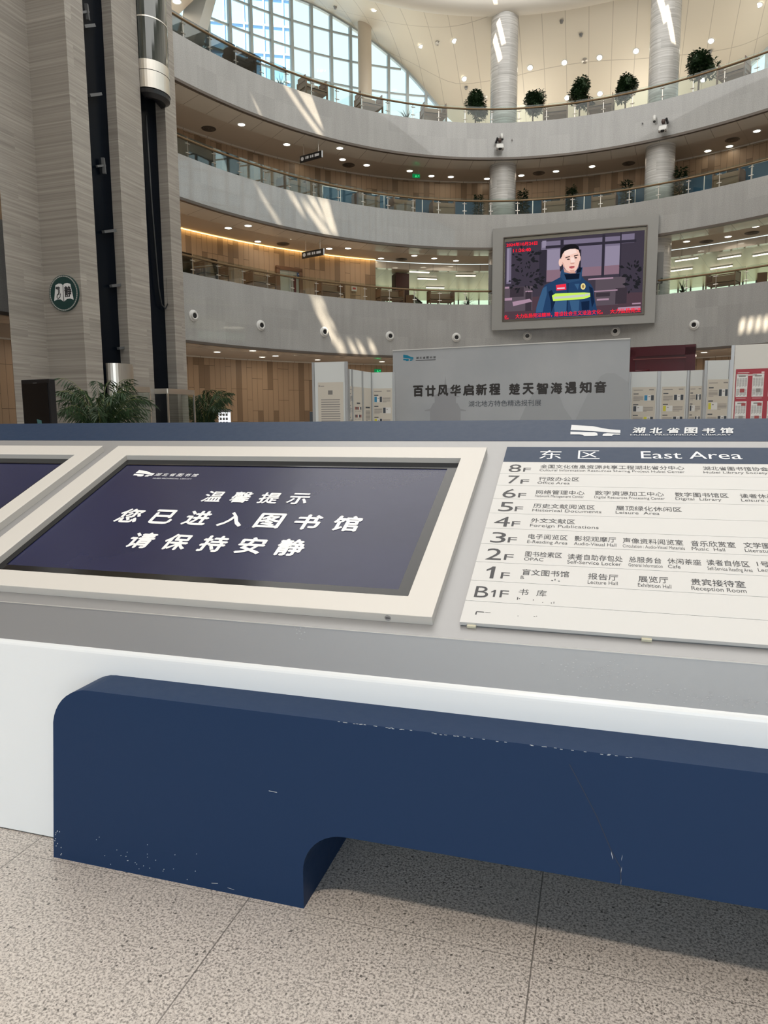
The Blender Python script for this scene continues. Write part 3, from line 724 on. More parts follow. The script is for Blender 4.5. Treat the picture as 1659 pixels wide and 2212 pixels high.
mb = MB(sh); fancy(mb, '湖北省图书馆', .1149, .0635, .375, .055, RAILF, .03); write(mb, 'HUBEI  PROVINCIAL  LIBRARY', .1145, .0452, .355, .0115, RAILF); mb.build('lettering', SLET, cnt)
# scuffs on the grey lip
mb = MB(sh)
def lipp(x, t, k=.0008): return Vector((x, prev[0] + (lip.y - prev[0]) * t - k, prev[1] + (lip.z - prev[1]) * t + k * .5))
for cx_, ct_, n_, sx_, st_ in ((.02, .55, 90, .10, .12), (.12, .3, 50, .14, .08), (.24, .25, 30, .05, .1), (.33, .2, 40, .06, .08), (-.78, .85, 14, .02, .1)):
    for _ in range(n_):
        x, t = random.gauss(cx_, sx_ / 2), min(.97, max(.02, random.gauss(ct_, st_))); r = random.uniform(.0008, .0028)
        mb.add([lipp(x - r, t), lipp(x, t - r * 5), lipp(x + r * 1.3, t), lipp(x, t + r * 5)], [(0, 1, 2, 3)])
mb.build('scuff_marks', simple('pale_scuff', (0.47, 0.47, 0.48), 0.6), cnt)

# ------------------------------------------------------------------ display screens set in the slope
def framed(o, rl, x0, x1, s0, s1, ix0, ix1, is0, is1, k0, k1):
    mb = MB(rl(slope)); O = [(x0, s0), (x1, s0), (x1, s1), (x0, s1)]; I = [(ix0, is0), (ix1, is0), (ix1, is1), (ix0, is1)]
    for i in range(4):
        j = (i + 1) % 4
        mb.v += []; A, B_, C_, D_ = O[i], O[j], I[j], I[i]
        vs = [(*A, k1), (*B_, k1), (*C_, k1), (*D_, k1), (*A, k0), (*B_, k0), (*C_, k0), (*D_, k0)]
        n = len(mb.v); f = rl(slope)
        mb.v += [tuple(f(*v)) for v in vs]
        for q in ((0, 1, 2, 3), (0, 4, 5, 1), (3, 2, 6, 7)): mb.f.append(tuple(n + t for t in q)); mb.uv.append(None)
    mb.xf = None
    return mb
def quad(rl, x0, x1, s0, s1, k, mat, name, o, k0=None):
    f = rl(slope); mb = MB(); mb.add([f(x0, s0, k), f(x1, s0, k), f(x1, s1, k), f(x0, s1, k)], [(0, 1, 2, 3)])
    if k0 is not None:
        mb.add([f(x0, s0, k0), f(x1, s0, k0), f(x1, s0, k), f(x0, s0, k)], [(0, 1, 2, 3)]); mb.add([f(x0, s0, k0), f(x0, s1, k0), f(x0, s1, k), f(x0, s0, k)], [(0, 1, 2, 3)])
        mb.add([f(x1, s0, k0), f(x1, s1, k0), f(x1, s1, k), f(x1, s0, k)], [(0, 1, 2, 3)]); mb.add([f(x0, s1, k0), f(x1, s1, k0), f(x1, s1, k), f(x0, s1, k)], [(0, 1, 2, 3)])
    return mb.build(name, mat, o)
def display(x1, label):
    x0 = x1 - 1.680; org = slope(x0, .05)
    o, rl, s_ = cthing('display_screen', label, 'display', tuple(org), 'display screens in the counter')
    framed(o, rl, x0, x1, .0475, 1.083, x0 + .103, x1 - .0865, .131, .990, .0005, .028).build('cream_frame', CREAM, o, bevel=.0015)
    framed(o, rl, x0 + .1035, x1 - .087, .1315, .9895, x0 + .131, x1 - .131, .1865, .943, .0006, .006).build('black_bezel', BLACK, o)
    scr = quad(rl, x0 + .131, x1 - .131, .1865, .943, .003, FILM, 'screen_film', o)
    f = rl(slope); mb = MB(); c = f(x1 - .125, .0475, .012)
    n_ = Vector((0, -TC, -TS))
    ring_ = [f(x1 - .125 + .009 * cos(t * PI / 8), .0463, .014 + .009 * sin(t * PI / 8)) for t in range(16)]; mb.ngon(ring_)
    mb.build('screw_head', SCREW, o); MB().add([f(x1 - .131, .0458, .013), f(x1 - .119, .0458, .013), f(x1 - .119, .0458, .0155), f(x1 - .131, .0458, .0155)], [(0, 1, 2, 3)]).build('screw_slot', BLACKM, o)
    return o, rl, x0
o, rl, x0 = display(-.415, 'cream framed display with white Chinese notice on navy, left of the East Area board')
f3 = lambda x, s: rl(slope)(x, s, .0042)
mb = MB()
write(mb, '温馨提示', -1.452, .652, .435, .082, f3, .024, True); write(mb, '您已进入图书馆', -1.735, .486, .966, .099, f3, .03, True); write(mb, '请保持安静', -1.585, .327, .671, .099, f3, .03, True)
mb.build('notice_lettering', WLET, o)
mb = MB(); emblem(mb, lambda u, v: f3(-1.876 + .095 * u, .842 + .056 * v)); mb.build('emblem', WLET, o)
mb = MB(); fancy(mb, '湖北省图书馆', -1.776, .848, .21, .026, f3, .01); write(mb, 'HUBEI PROVINCIAL LIBRARY', -1.764, .8245, .182, .0085, f3); mb.build('library_lettering', WLET, o)
display(-2.178, 'cream framed dark display cut off by the left edge of the photo')

# ------------------------------------------------------------------ directory board
BX0, BX1 = -.342, 1.42
o, rl, s_ = cthing('directory_board', 'white floor directory board headed East Area with navy strip', 'sign board', tuple(slope(BX0, .05)))
quad(rl, BX0 + .004, BX1 - .004, .056, 1.114, .011, simple('board_backing', (0.25, 0.26, 0.26), 0.4, .5), 'backing', o, .0)
rows = [.0525, .1465, .2415, .3349, .433, .5239, .617, .713, .8076, .8954, .989]
for a, b_ in zip(rows, rows[1:]): quad(rl, BX0, BX1, a + .0008, b_ - .0008, .0142, BOARDW, 'floor_strip', o, .004)
quad(rl, BX0, BX1, .9898, 1.1155, .0142, NAVYR, 'navy_header', o, .004)
for x in (BX0 + .02, .115, .62, 1.1): quad(rl, x, x + .024, .046, .056, .008, simple('clip_plastic', (0.6, 0.58, 0.45), .5), 'clip', o, .001)
TXT = [
('8', -0.3142, 0.9067, 0.0443, 0.0599), ('F', -0.2616, 0.9113, 0.027, 0.0296), ('全国文化信息资源共享工程湖北省分中心', -0.203, 0.939, 0.486, 0.029), ('Cultural Information Resources Sharing Project Hubei Center', -0.2034, 0.9175, 0.4858, 0.0165),
('湖北省图书馆协会', 0.3426, 0.9387, 0.200, 0.028), ('Hubei Library Society', 0.3415, 0.9169, 0.1952, 0.0165), ('7', -0.3084, 0.8204, 0.0397, 0.0590), ('F', -0.2623, 0.8212, 0.0295, 0.0300),
('行政办公区', -0.2009, 0.8446, 0.1381, 0.029), ('Office Area', -0.203, 0.822, 0.1095, 0.0175), ('6', -0.314, 0.7201, 0.0461, 0.0610), ('F', -0.26, 0.724, 0.0264, 0.0303),
('网络管理中心', -0.2019, 0.7493, 0.1596, 0.029), ('Network Management Center', -0.2028, 0.7299, 0.1588, 0.0165), ('数字资源加工中心', -0.0088, 0.7519, 0.2154, 0.029), ('Digital Resources Processing Center', -0.0102, 0.7307, 0.2184, 0.0165),
('数字图书馆区', 0.2407, 0.753, 0.1578, 0.0288), ('Digital  Library', 0.2404, 0.7318, 0.1352, 0.0180), ('读者休闲区', 0.4326, 0.7531, 0.1257, 0.0281), ('Leisure Area', 0.4324, 0.7322, 0.1171, 0.0175),
('5', -0.3151, 0.6293, 0.0478, 0.0605), ('F', -0.2613, 0.6322, 0.0265, 0.0306), ('历史文献阅览区', -0.2032, 0.6568, 0.196, 0.0284), ('Historical Documents', -0.2038, 0.6351, 0.2173, 0.0176),
('屋顶绿化休闲区', 0.0573, 0.6567, 0.1962, 0.0287), ('Leisure  Area', 0.0566, 0.6355, 0.1306, 0.0176), ('4', -0.3179, 0.5346, 0.0505, 0.0604), ('F', -0.2611, 0.5381, 0.0268, 0.0309),
('外文文献区', -0.2028, 0.5645, 0.1374, 0.0275), ('Foreign Publications', -0.2024, 0.5404, 0.2086, 0.0176), ('3', -0.3158, 0.4405, 0.0467, 0.0600), ('F', -0.2621, 0.4447, 0.0272, 0.0302),
('电子阅览区', -0.2017, 0.4698, 0.1177, 0.0283), ('E-Reading Area', -0.2024, 0.4466, 0.1197, 0.0172), ('影视观摩厅', -0.0631, 0.4683, 0.12, 0.0285), ('Audio-Visual Hall', -0.0639, 0.4461, 0.1212, 0.0175),
('声像资料阅览室', 0.0761, 0.467, 0.1671, 0.029), ('Circulation : Audio-Visual Materials', 0.0758, 0.4446, 0.1698, 0.0172), ('音乐欣赏室', 0.2643, 0.4659, 0.1175, 0.0295), ('Music  Hall', 0.264, 0.4451, 0.0877, 0.0178),
('文学图书', 0.4038, 0.4682, 0.0917, 0.0287), ('Literature', 0.4032, 0.4475, 0.0769, 0.0178), ('2', -0.317, 0.3477, 0.0468, 0.0606), ('F', -0.2621, 0.3504, 0.0273, 0.0302),
('图书检索区', -0.202, 0.3734, 0.1067, 0.028), ('OPAC', -0.2028, 0.3527, 0.0560, 0.0172), ('读者自助存包处', -0.0789, 0.3689, 0.1533, 0.0295), ('Self-Service Locker', -0.0789, 0.3482, 0.1495, 0.0180),
('总服务台', 0.0913, 0.3695, 0.087, 0.0287), ('General Information', 0.0898, 0.3485, 0.0903, 0.0172), ('休闲茶座', 0.1946, 0.3702, 0.0875, 0.0280), ('Cafe', 0.1944, 0.3499, 0.0325, 0.0174),
('读者自修区', 0.2966, 0.3721, 0.1082, 0.0289), ('Self-Service Reading Area', 0.2962, 0.3498, 0.1123, 0.0172), ('1号报告厅', 0.4238, 0.3773, 0.1052, 0.0265), ('Lecture Hall', 0.4224, 0.354, 0.0827, 0.017),
('1', -0.3043, 0.2545, 0.0244, 0.0590), ('F', -0.2603, 0.2571, 0.0252, 0.0300), ('盲文图书馆', -0.2019, 0.2798, 0.1314, 0.0290), ('B', -0.2032, 0.26, 0.0085, 0.0155),
('报告厅', -0.0191, 0.2763, 0.0804, 0.0289), ('Lecture Hall', -0.019, 0.2556, 0.0792, 0.0174), ('展览厅', 0.114, 0.2769, 0.0774, 0.0286), ('Exhibition Hall', 0.1124, 0.2547, 0.0848, 0.0176),
('贵宾接待室', 0.248, 0.2758, 0.133, 0.0300), ('Reception Room', 0.247, 0.2541, 0.1327, 0.0185), ('B', -0.3217, 0.1635, 0.0384, 0.0510), ('1', -0.2770, 0.1695, 0.0130, 0.0320), ('F', -0.2520, 0.1695, 0.0240, 0.0320)]
f3 = lambda x, s: rl(slope)(x, s, .0146)
mb = MB()
for s, x, y, w_, h_ in TXT: write(mb, s, x, y, w_, h_, f3, 0.004 if is_cjk(s) else 0.0)
write(mb, '书', -.2017, .1859, .027, .0275, f3); write(mb, '库', -.153, .1845, .027, .0285, f3)
mb.build('directory_lettering', INK, o)
mb = MB(); write(mb, '东', -.2128, 1.0148, .0800, .0720, f3); write(mb, '区', -.0735, 1.0173, .0764, .0690, f3); write(mb, 'East Area', .1459, 1.0250, .33, .0600, f3); mb.build('header_lettering', WLET, o)
mb = MB()                                                                  # remains of worn-off letters
for x, y, w_, h_ in ((-.203, .1635, .003, .012), (-.1985, .1675, .004, .003), (-.16, .164, .002, .006), (-.135, .158, .003, .002), (-.112, .157, .003, .004), (-.105, .157, .002, .008), (-.196, .262, .003, .003),
                     (-.118, .259, .006, .004), (-.109, .262, .003, .007), (-.099, .258, .005, .003), (-.306, .099, .024, .003), (-.306, .088, .004, .011), (-.281, .0995, .016, .0015), (-.194, .0935, .003, .002), (-.152, .096, .004, .002), (-.146, .098, .003, .002), (-.1655, .357, .004, .002)):
    mb.add([f3(x, y), f3(x + w_, y), f3(x + w_ * .9, y + h_), f3(x + w_ * .1, y + h_)], [(0, 1, 2, 3)])
mb.build('worn_print', INK, o)

# ------------------------------------------------------------------ navy bench-shaped plinth
o, rl, s_ = cthing('navy_bench', 'navy blue bench shaped plinth with rounded corner and arched leg opening', 'bench', (-.5, 1.7, 0))
XL, XR, ZT, R1, ZA, R2 = -1.538, 1.80, .541, .13, .226, .12
pts = [(XL, 0.0)]
pts += [(XL + .032 + R1 - R1 * cos(t * PI / 20), ZT - R1 + R1 * sin(t * PI / 20)) for t in range(11)]
pts += [(XR - .032 - R1 + R1 * sin(t * PI / 20), ZT - R1 + R1 * cos(t * PI / 20)) for t in range(11)]
pts += [(XR, 0.0), (.98, 0.0)]
XI, XJ = -.722, .98
pts += [(XJ - R2 + R2 * cos(t * PI / 20), ZA - R2 + R2 * sin(t * PI / 20)) for t in range(11)]
pts += [(XI + R2 - R2 * sin(t * PI / 20), ZA - R2 + R2 * cos(t * PI / 20)) for t in range(11)]
pts += [(XI, 0.0)]
Y0, Y1 = 1.615, 1.735
fr = [s_((x, Y0, z)) for x, z in pts]
mb = MB(); mb.ngon(fr); n = len(pts)
def yb(x, z): return fy(z) - .002 if (z > .3 or x < XI - .01 or x > XJ + .01) else 2.02
bk = [s_((x, (fy(z) + .004) if (z > ZA + .002) or x <= XL + .2 or x >= XR - .2 else 2.05, z)) for x, z in pts]
for i in range(n):
    j = (i + 1) % n; mb.add([fr[i], fr[j], bk[j], bk[i]], [(0, 3, 2, 1)])
mb.build('body', NAVY, o, bevel=.002)
mb = MB()                                                                  # chips and scratches that show pale metal
def bp(x, z): return s_((x, Y0 - .0008, z))
def scr(x, z, dx, dz, w_): mb.add([bp(x, z), bp(x + dx, z + dz), bp(x + dx, z + dz + w_), bp(x, z + w_)], [(0, 1, 2, 3)])
for _ in range(26): scr(random.gauss(-1.25, .09), abs(random.gauss(.035, .03)) + .006, .0025, .001, .0022)
for _ in range(12): scr(XL + random.uniform(.004, .03), random.uniform(.01, .09), .003, .001, .003)
scr(-.815, .322, .024, -.001, .0016); scr(-1.0, .02, .02, .003, .0015); scr(-.95, .016, .02, -.002, .0012); scr(.055, .30, .004, -.014, .006)
for _ in range(46): scr(random.uniform(-.62, .1), ZT - random.uniform(.001, .003), .006, 0, .0014)
for z in (.10, .13, .16): scr(.078, ZA + z - .1, .0015, .01, .006)
mb.build('paint_chips', simple('bare_chip', (0.5, 0.53, 0.56), .4), o)
mb = MB(); path = [(-.045, .505), (-.02, .46), (.02, .385), (.055, .305), (.075, .27), (.078, ZA + .002)]
for (a, b_), (c, d) in zip(path, path[1:]): mb.add([bp(a, b_), bp(a + .0025, b_), bp(c + .0025, d), bp(c, d)], [(0, 1, 2, 3)])
mb.build('drip_line', simple('dark_drip', (0.012, 0.025, 0.06), .4), o)
# ================================================================== BALUSTRADES
def balustrade(nm, zt, a0, a1, label, pitch=1.5):
    n = max(2, round(sum((EP(a0 + (a1 - a0) * (i + 1) / 50) - EP(a0 + (a1 - a0) * i / 50)).length for i in range(50)) / pitch))
    c = EP((a0 + a1) / 2, .12)
    o = thing('balustrade', label, 'railing', (c.x, c.y, zt)); org = Vector((c.x, c.y, zt))
    path = [Vector((*EP(a0 + (a1 - a0) * i / 90, .10), zt + .77)) - org for i in range(91)]
    MB().tube(path, .052, 8).build('handrail', HANDR, o, smooth=True)
    # equal arc steps
    S = [0.0]; K = 400
    for i in range(K): S.append(S[-1] + (EP(a0 + (a1 - a0) * (i + 1) / K) - EP(a0 + (a1 - a0) * i / K)).length)
    def at_s(s):
        for i in range(K):
            if S[i + 1] >= s: return a0 + (a1 - a0) * (i + (s - S[i]) / (S[i + 1] - S[i])) / K
        return a1
    L = S[-1] / n; gm = MB().box((0, 0, .42), (L - .05, .014, .96)); g0 = None
    pm = MB().box((0, 0, .36), (.036, .036, .80)); cm = MB().tube([(-.12, -.045, 0), (.12, -.045, 0)], .02, 6)
    p0 = c0 = None
    for i in range(n + 1):
        a = at_s(S[-1] * i / n); p = EP(a, .16); loc = Vector((p.x, p.y, zt)) - org; rz = tangent_rz(a)
        if p0 is None:
            p0 = pm.build('post', STEEL, o); q = p0; c0 = cm.build('glass_clamp', STEEL, p0); c0.location = (0, 0, .22); c1 = c0.copy(); COL.objects.link(c1); c1.location = (0, 0, .62)
        else:
            q = p0.copy(); COL.objects.link(q); q.parent = o
            for z in (.22, .62): c1 = c0.copy(); COL.objects.link(c1); c1.parent = q; c1.location = (0, 0, z)
        q.location = loc; q.rotation_euler = (0, 0, rz)
        if i < n:
            a = at_s(S[-1] * (i + .5) / n); p = EP(a, .10); loc = Vector((p.x, p.y, zt)) - org
            if g0 is None: g0 = gm.build('glass_panel', GLASS, o); q = g0
            else: q = g0.copy(); COL.objects.link(q); q.parent = o
            q.location = loc; q.rotation_euler = (0, 0, tangent_rz(a))
    return o
AL = ang(360, 0, 500); AR = ang(1690, 0, 400)
balustrade('fourth', Z4T, AR, AL, 'curved glass railing with bronze handrail along the topmost gallery')
balustrade('third', Z3T, AR, AL, 'curved glass railing of the middle gallery, below the robot shaped spotlights')
balustrade('second', Z2T, ang(1062, 0, 650), AL, 'curved glass railing of the lowest gallery, left of the big screen')
balustrade('second', Z2T, AR, ang(1420, 0, 630), 'short stretch of glass railing right of the big screen')

# ================================================================== LIGHTS AND VENTS
def ordinal_label(pts, fmt):
    order = sorted(range(len(pts)), key=lambda i: pts[i][0]); lab = {}
    for r, i in enumerate(order): lab[i] = fmt % ORD[min(r, len(ORD) - 1)]
    return [lab[i] for i in range(len(pts))]
dl_proto = None
def downlight(loc, label, group, r=.13, nrm=None):
    global dl_proto
    if dl_proto is None:
        o = thing('downlight', label, 'ceiling light', loc)
        MB().lathe([(.145, -.004), (.17, -.018), (.20, -.012), (.205, 0)], 20).build('trim_ring', WHITEM, o, smooth=True)
        MB().lathe([(0, -.012), (.145, -.010)], 20).build('lens', LIGHT, o)
        dl_proto = o; tag(o, group=group)
    else:
        o = copy_tree(dl_proto, loc, label=label); o['group'] = group
    if nrm is not None: o.rotation_euler = Vector(nrm).to_track_quat('Z', 'Y').to_euler()
    s = r / .13; o.scale = (s, s, s); return o
def vent(loc, label, group, nrm=None, s=.62, mat=None):
    o = thing('air_vent', label, 'air vent', loc, 0, group)
    mb = MB()
    for k in range(4): mb.lathe([(.12 + .12 * k, -.03), (.17 + .12 * k, -.05), (.20 + .12 * k, -.03)], 24)
    mb.build('louvre_rings', mat or TRIMD, o, smooth=True); MB().lathe([(0, -.004), (.60, -.004)], 24).build('backing', STEELD if mat is None else SLET, o)
    if nrm is not None: o.rotation_euler = Vector(nrm).to_track_quat('Z', 'Y').to_euler()
    o.scale = (s, s, s); return o
L3S = [(521.6, 269), (619.5, 312), (655, 344), (740, 344.5), (734, 320), (792, 356.6), (885, 369), (932, 380), (974, 382), (1052, 386), (1126, 379), (1201, 370), (1279, 359.5), (1529, 326), (1576, 316), (1635, 283)]
L2S = [(493, 492.5), (536, 487.5), (557, 521.6), (632, 515), (711, 537), (752, 536), (823, 558), (895, 552), (938, 558), (985, 563), (1483, 521.6), (1573, 511), (1632, 489)]
L1S = [(469, 760), (546, 757.6), (566.5, 771), (595, 768.6), (639.5, 767), (686, 777), (825, 781), (1521, 761)]
for pts, z, w_ in ((L3S, Z4B, 'under the top gallery'), (L2S, Z3B, 'under the middle gallery'), (L1S, Z2B, 'under the lowest gallery')):
    for q, lab in zip(pts, ordinal_label(pts, 'round recessed downlight, %s of those ' + w_)):
        p = on_level(*q, z); 
        off = math.hypot(eloc(p)[0] / EA, eloc(p)[1] / EB)
        zz = z - .062 if (off - 1) * 27 < 1.75 else z - .002
        p = on_level(*q, zz); downlight((p.x, p.y, zz), lab, 'downlights ' + w_, .15)
def on_ceiling(px, py):
    d = ray(px, py); t = 36.0
    while t < 60:
        p = EYE + d * t; a = oval_angle(p); x, y = eloc(p)
        lo, hi = -5.0, 30.0
        for _ in range(30):
            m_ = (lo + hi) / 2
            if (x / (EA + m_)) ** 2 + (y / (EB + m_)) ** 2 > 1: lo = m_
            else: hi = m_
        aa = math.degrees(math.atan2(y / (EB + lo), x / (EA + lo)))
        if lo > .6 and p.z > ceil_z(aa, lo):
            e = .5; f = lambda q: Vector((q.x, q.y, ceil_z(aa, lo)))
            g = (ceil_z(aa, lo + e) - ceil_z(aa, lo - e)) / (2 * e); n2 = EP(aa, lo + 1) - EP(aa, lo)
            return p, Vector((-n2.x * g, -n2.y * g, 1)).normalized()
        t += .02
    return EYE + d * 45, Vector((0, 0, 1))
TOPS = [(808, 22), (882, 8), (910, 100), (967, 24), (982, 88), (1003, 170), (1145, 146), (1219, 135), (1295, 124), (1374, 110), (1225, 211), (1296, 202), (1536, 88), (1640, 10), (1519, 172)]
for q, lab in zip(TOPS, ordinal_label(TOPS, 'round downlight in the sloping cream top ceiling, %s')):
    p, n_ = on_ceiling(*q); downlight(p - n_ * .02, lab, 'downlights in the sloping ceiling', .125, n_)
for i, q in enumerate(((946, 93), (1263, 131), (1048, 211))):
    p, n_ = on_ceiling(*q); vent(p - n_ * .03, 'small round air vent in the sloping cream ceiling, ' + ('leftmost of three', 'rightmost of three', 'low beside the middle column')[i], 'vents in the sloping ceiling', n_, .30, STEEL)
for i, q in enumerate(((724, 14), (1213, 45), (1255, 74), (1534, 110), (1007, 188))):
    p, n_ = on_ceiling(*q); o = thing('smoke_sensor', 'tiny grey sensor on the sloping cream ceiling, ' + ORD[(0, 2, 3, 4, 1)[i]], 'sensor', p, 0, 'sensors on the sloping ceiling')
    MB().lathe([(0, -.16), (.07, -.14), (.10, -.04), (.12, 0)], 14).build('body', STEELD, o, smooth=True)
for i, q in enumerate(((382, 3),)):
    p = on_level(*q, 21.88); downlight(p, 'lone downlight at the top left beside the marble lift core', 'downlights in the sloping ceiling', .17)
V3 = [(451, 278), (753, 356.6), (1164, 374), (1358, 353), (1582, 302)]
for q, lab in zip(V3, ordinal_label(V3, 'round brown air vent under the top gallery, %s')): vent(on_level(*q, Z4B - .002), lab, 'air vents under the top gallery')
V2 = [(611.6, 526.7), (867, 560), (1526, 521.6), (1624, 503)]
for q, lab in zip(V2, ordinal_label(V2, 'round brown air vent under the middle gallery, %s')): vent(on_level(*q, Z3B - .002), lab, 'air vents under the middle gallery')
# tube lights in the reading room
TB = [(906, 588), (923, 603), (1006, 596), (940, 622), (1483, 561), (1472, 583), (1575, 556), (1558, 578), (1652, 549)]
for q, lab in zip(TB, ordinal_label(TB, 'slim tube light on the reading room ceiling, %s')):
    p = on_level(*q, Z3B - .43); o = thing('tube_light', lab, 'ceiling light', p, tangent_rz(oval_angle(p)), 'reading room tube lights')
    MB().box((0, 0, 0.0), (1.3, .10, .05)).build('tube', TUBE, o); MB().box((0, 0, .04), (1.36, .16, .03)).build('housing', WHITEM, o)
# lamps that do the lighting under the galleries (one warm strip per floor and side)
for z, off, e in ((Z4B, 2.6, 6), (Z3B, 2.6, 20), (Z2B, 3.6, 34)):
    for a in range(58, 150, 13):
        p = EP(a, off); lamp('soffit_lamp', 'AREA', (p.x, p.y, z - .10), e, (1.0, 0.84, 0.66), direction=(0, 0, -1), shape='DISK', size=1.4)
for a in range(-50, 290, 17):                                              # added fill lamps, not fittings of the hall, brighten the cream top ceiling
    p = EP(a, 4.0); lamp('ceiling_wash', 'AREA', (p.x, p.y, Z4T - .2), 120, (1.0, 0.93, 0.80), direction=(0, 0, 1), shape='DISK', size=2.4)
for a in range(int(RR) + 6, int(RL), 9):
    p = EP(a, 11); lamp('reading_room_lamp', 'AREA', (p.x, p.y, Z3B - .5), 26, (1.0, 0.93, 0.74), direction=(0, 0, -1), shape='DISK', size=2.0)

# ================================================================== PLANTS
def leaf_quad(mb, p, L, w_, az, el):
    d = Vector((cos(az) * cos(el), sin(az) * cos(el), sin(el))); s = Vector((-sin(az), cos(az), 0)); p = Vector(p); m_ = p + d * L * .5 + Vector((0, 0, .06 * L))
    mb.add([p, m_ + s * w_ / 2, p + d * L, m_ - s * w_ / 2], [(0, 1, 2, 3)])
def pot_mesh(o, r, h, mat=POTW): MB().lathe([(0, 0), (r * .8, 0), (r, h), (r * .88, h), (r * .85, h * .92), (0, h * .9)], 20).build('pot', mat, o, smooth=False)
def topiary(seed):
    random.seed(seed); o = D.objects.new('topiary_tree', None); COL.objects.link(o)
    pot_mesh(o, .24, .42); MB().tube([(0, 0, .38), (.01, 0, .8), (-.01, .01, 1.2), (0, 0, 1.6)], [.045, .04, .036, .03], 8).build('trunk', BARK, o, smooth=True)
    mb = MB()
    blobs = [(Vector((random.gauss(0, .17), random.gauss(0, .17), 1.66 + random.gauss(0, .24))), random.uniform(.26, .40)) for _ in range(9)] + [(Vector((0, 0, 1.62)), .50), (Vector((0, 0, 1.98)), .34)]
    for c, r in blobs: mb.lathe([(0, -r * .66), (r * .45, -r * .5), (r * .66, -.05), (r * .45, r * .5), (0, r * .66)], 10, c)
    for _ in range(2300):
        c, r = random.choice(blobs); v = Vector((random.gauss(0, 1), random.gauss(0, 1), random.gauss(0, 1))).normalized()
        leaf_quad(mb, c + v * r * random.uniform(.75, 1.02), random.uniform(.11, .19), .085, math.atan2(v.y, v.x) + random.gauss(0, .6), random.uniform(-.9, .6))
    mb.build('crown', LEAF, o); return o
def spiky(seed, h=1.0):
    random.seed(seed); o = D.objects.new('spiky_plant', None); COL.objects.link(o); pot_mesh(o, .22, .40)
    mb = MB()
    for _ in range(46):
        az = random.uniform(0, 2 * PI); el = random.uniform(.25, 1.35); L = random.uniform(.5, .85) * h; w_ = .06; p = Vector((0, 0, .42)); q = None
        for k in range(5):
            e = el - k * .22; nx = p + Vector((cos(az) * cos(e), sin(az) * cos(e), sin(e))) * L / 5; s = Vector((-sin(az), cos(az), 0)) * w_ / 2
            s0, s1 = s * (1 - k / 5.5), s * (1 - (k + 1) / 5.5); mb.add([p - s0, p + s0, nx + s1, nx - s1], [(0, 1, 2, 3)]); p = nx
    mb.build('leaves', LEAF, o); return o
def bushy(seed):
    random.seed(seed); o = D.objects.new('bushy_plant', None); COL.objects.link(o); pot_mesh(o, .2, .36)
    MB().tube([(0, 0, .3), (.03, .01, .9), (0, 0, 1.5)], .03, 6).build('stem', BARK, o); mb = MB()
    for _ in range(420):
        z = random.uniform(.5, 1.95); r = (.42 - .12 * abs(z - 1.0)) * random.uniform(.3, 1); az = random.uniform(0, 2 * PI)
        leaf_quad(mb, (cos(az) * r * .7, sin(az) * r * .7, z), random.uniform(.16, .30), .09, az + random.gauss(0, .4), random.uniform(-.5, .5))
    mb.build('foliage', LEAF, o); return o
def palm(seed, h=2.2, n=24):
    random.seed(seed); o = D.objects.new('areca_palm', None); COL.objects.link(o); pot_mesh(o, .32, .5)
    st = MB(); mb = MB()
    for i in range(n):
        az = 2 * PI * i / n * 2.4 + random.uniform(-.3, .3); el = random.uniform(1.12, 1.54); L = random.uniform(.70, 1.0) * (h - .45); p = Vector((cos(az) * .07, sin(az) * .07, .45)); pts = [p.copy()]
        for k in range(10):
            e = el - (k / 10) ** 1.7 * 1.75; p = p + Vector((cos(az) * cos(e), sin(az) * cos(e), sin(e))) * L / 10; pts.append(p.copy())
        st.tube(pts, [.016 - .0012 * k for k in range(11)], 5)
        for k in range(3, 11):
            for sub in (0, .33, .66):
                if k == 10 and sub: continue
                b_ = pts[k].lerp(pts[min(k + 1, 10)], sub)
                for sgn in (-1, 1): leaf_quad(mb, b_, .50 - .03 * abs(k - 6), .055, az + sgn * random.uniform(.6, 1.0), random.uniform(-.75, -.1))
    st.build('stalks', simple('palm_stalk', (.18, .22, .07), .5), o, smooth=True); mb.build('fronds', LEAFB, o); return o
def setp(o, px, off, z, label, group, s=1.0, py=300):
    p, a = on_ring(px, py, off); o.location = (p.x, p.y, z); o.rotation_euler = (0, 0, random.uniform(0, 6)); o.scale = (s, s, s); tag(o, label, 'plant', group); return o
P1 = topiary(3)
for i, (px, s) in enumerate(((1027, 1.06), (1150, 1.02), (1250, 1.06), (1348, 1.06), (1504, 1.18))):
    o = P1 if i == 0 else topiary(3 + i)
    setp(o, px, 1.0, Z4T - .33, 'round headed potted topiary tree behind the top railing, ' + ('just left of the middle column', 'just right of the middle column', 'middle one of five', 'left of the right column', 'rightmost and largest')[i], 'topiary trees on the top gallery', s)
for i, px in enumerate((428, 609, 878)):
    setp(spiky(20 + i, 1.0), px, .95, Z4T - .33, 'spiky leaved plant in front of the curved window, ' + ('beside the lift core', 'middle of the three', 'nearest the slender column on its right')[i], 'spiky plants on the top gallery', 1.1)
for i, px in enumerate((698, 1035, 1132, 1237, 1357, 1474)):
    o = spiky(40, 1.1) if i == 0 else bushy(40 + i)
    setp(o, px, 1.25 if i == 0 else .9, Z3T - .33, 'dark leafy potted plant behind the middle railing, ' + ORD[i], 'plants on the middle gallery', (1.0, .85, .95, .95, .9, 1.0)[i])
for i, px in enumerate((386, 1012, 1489)):
    setp(spiky(60 + i, 1.05), px, .95, Z2T - .33, 'dark spiky plant behind the lowest railing, ' + ('beside the marble lift core', 'beside the left edge of the big screen', 'to the right of the big screen')[i], 'spiky plants on the lowest gallery', 1.0)
o = palm(81, 3.3, 44); p = on_level(215, 818, 2.2); p = Vector((p.x, p.y, 0)); d = ray(215, 860); h_ = Vector((d.x, d.y)).normalized() * 18.2
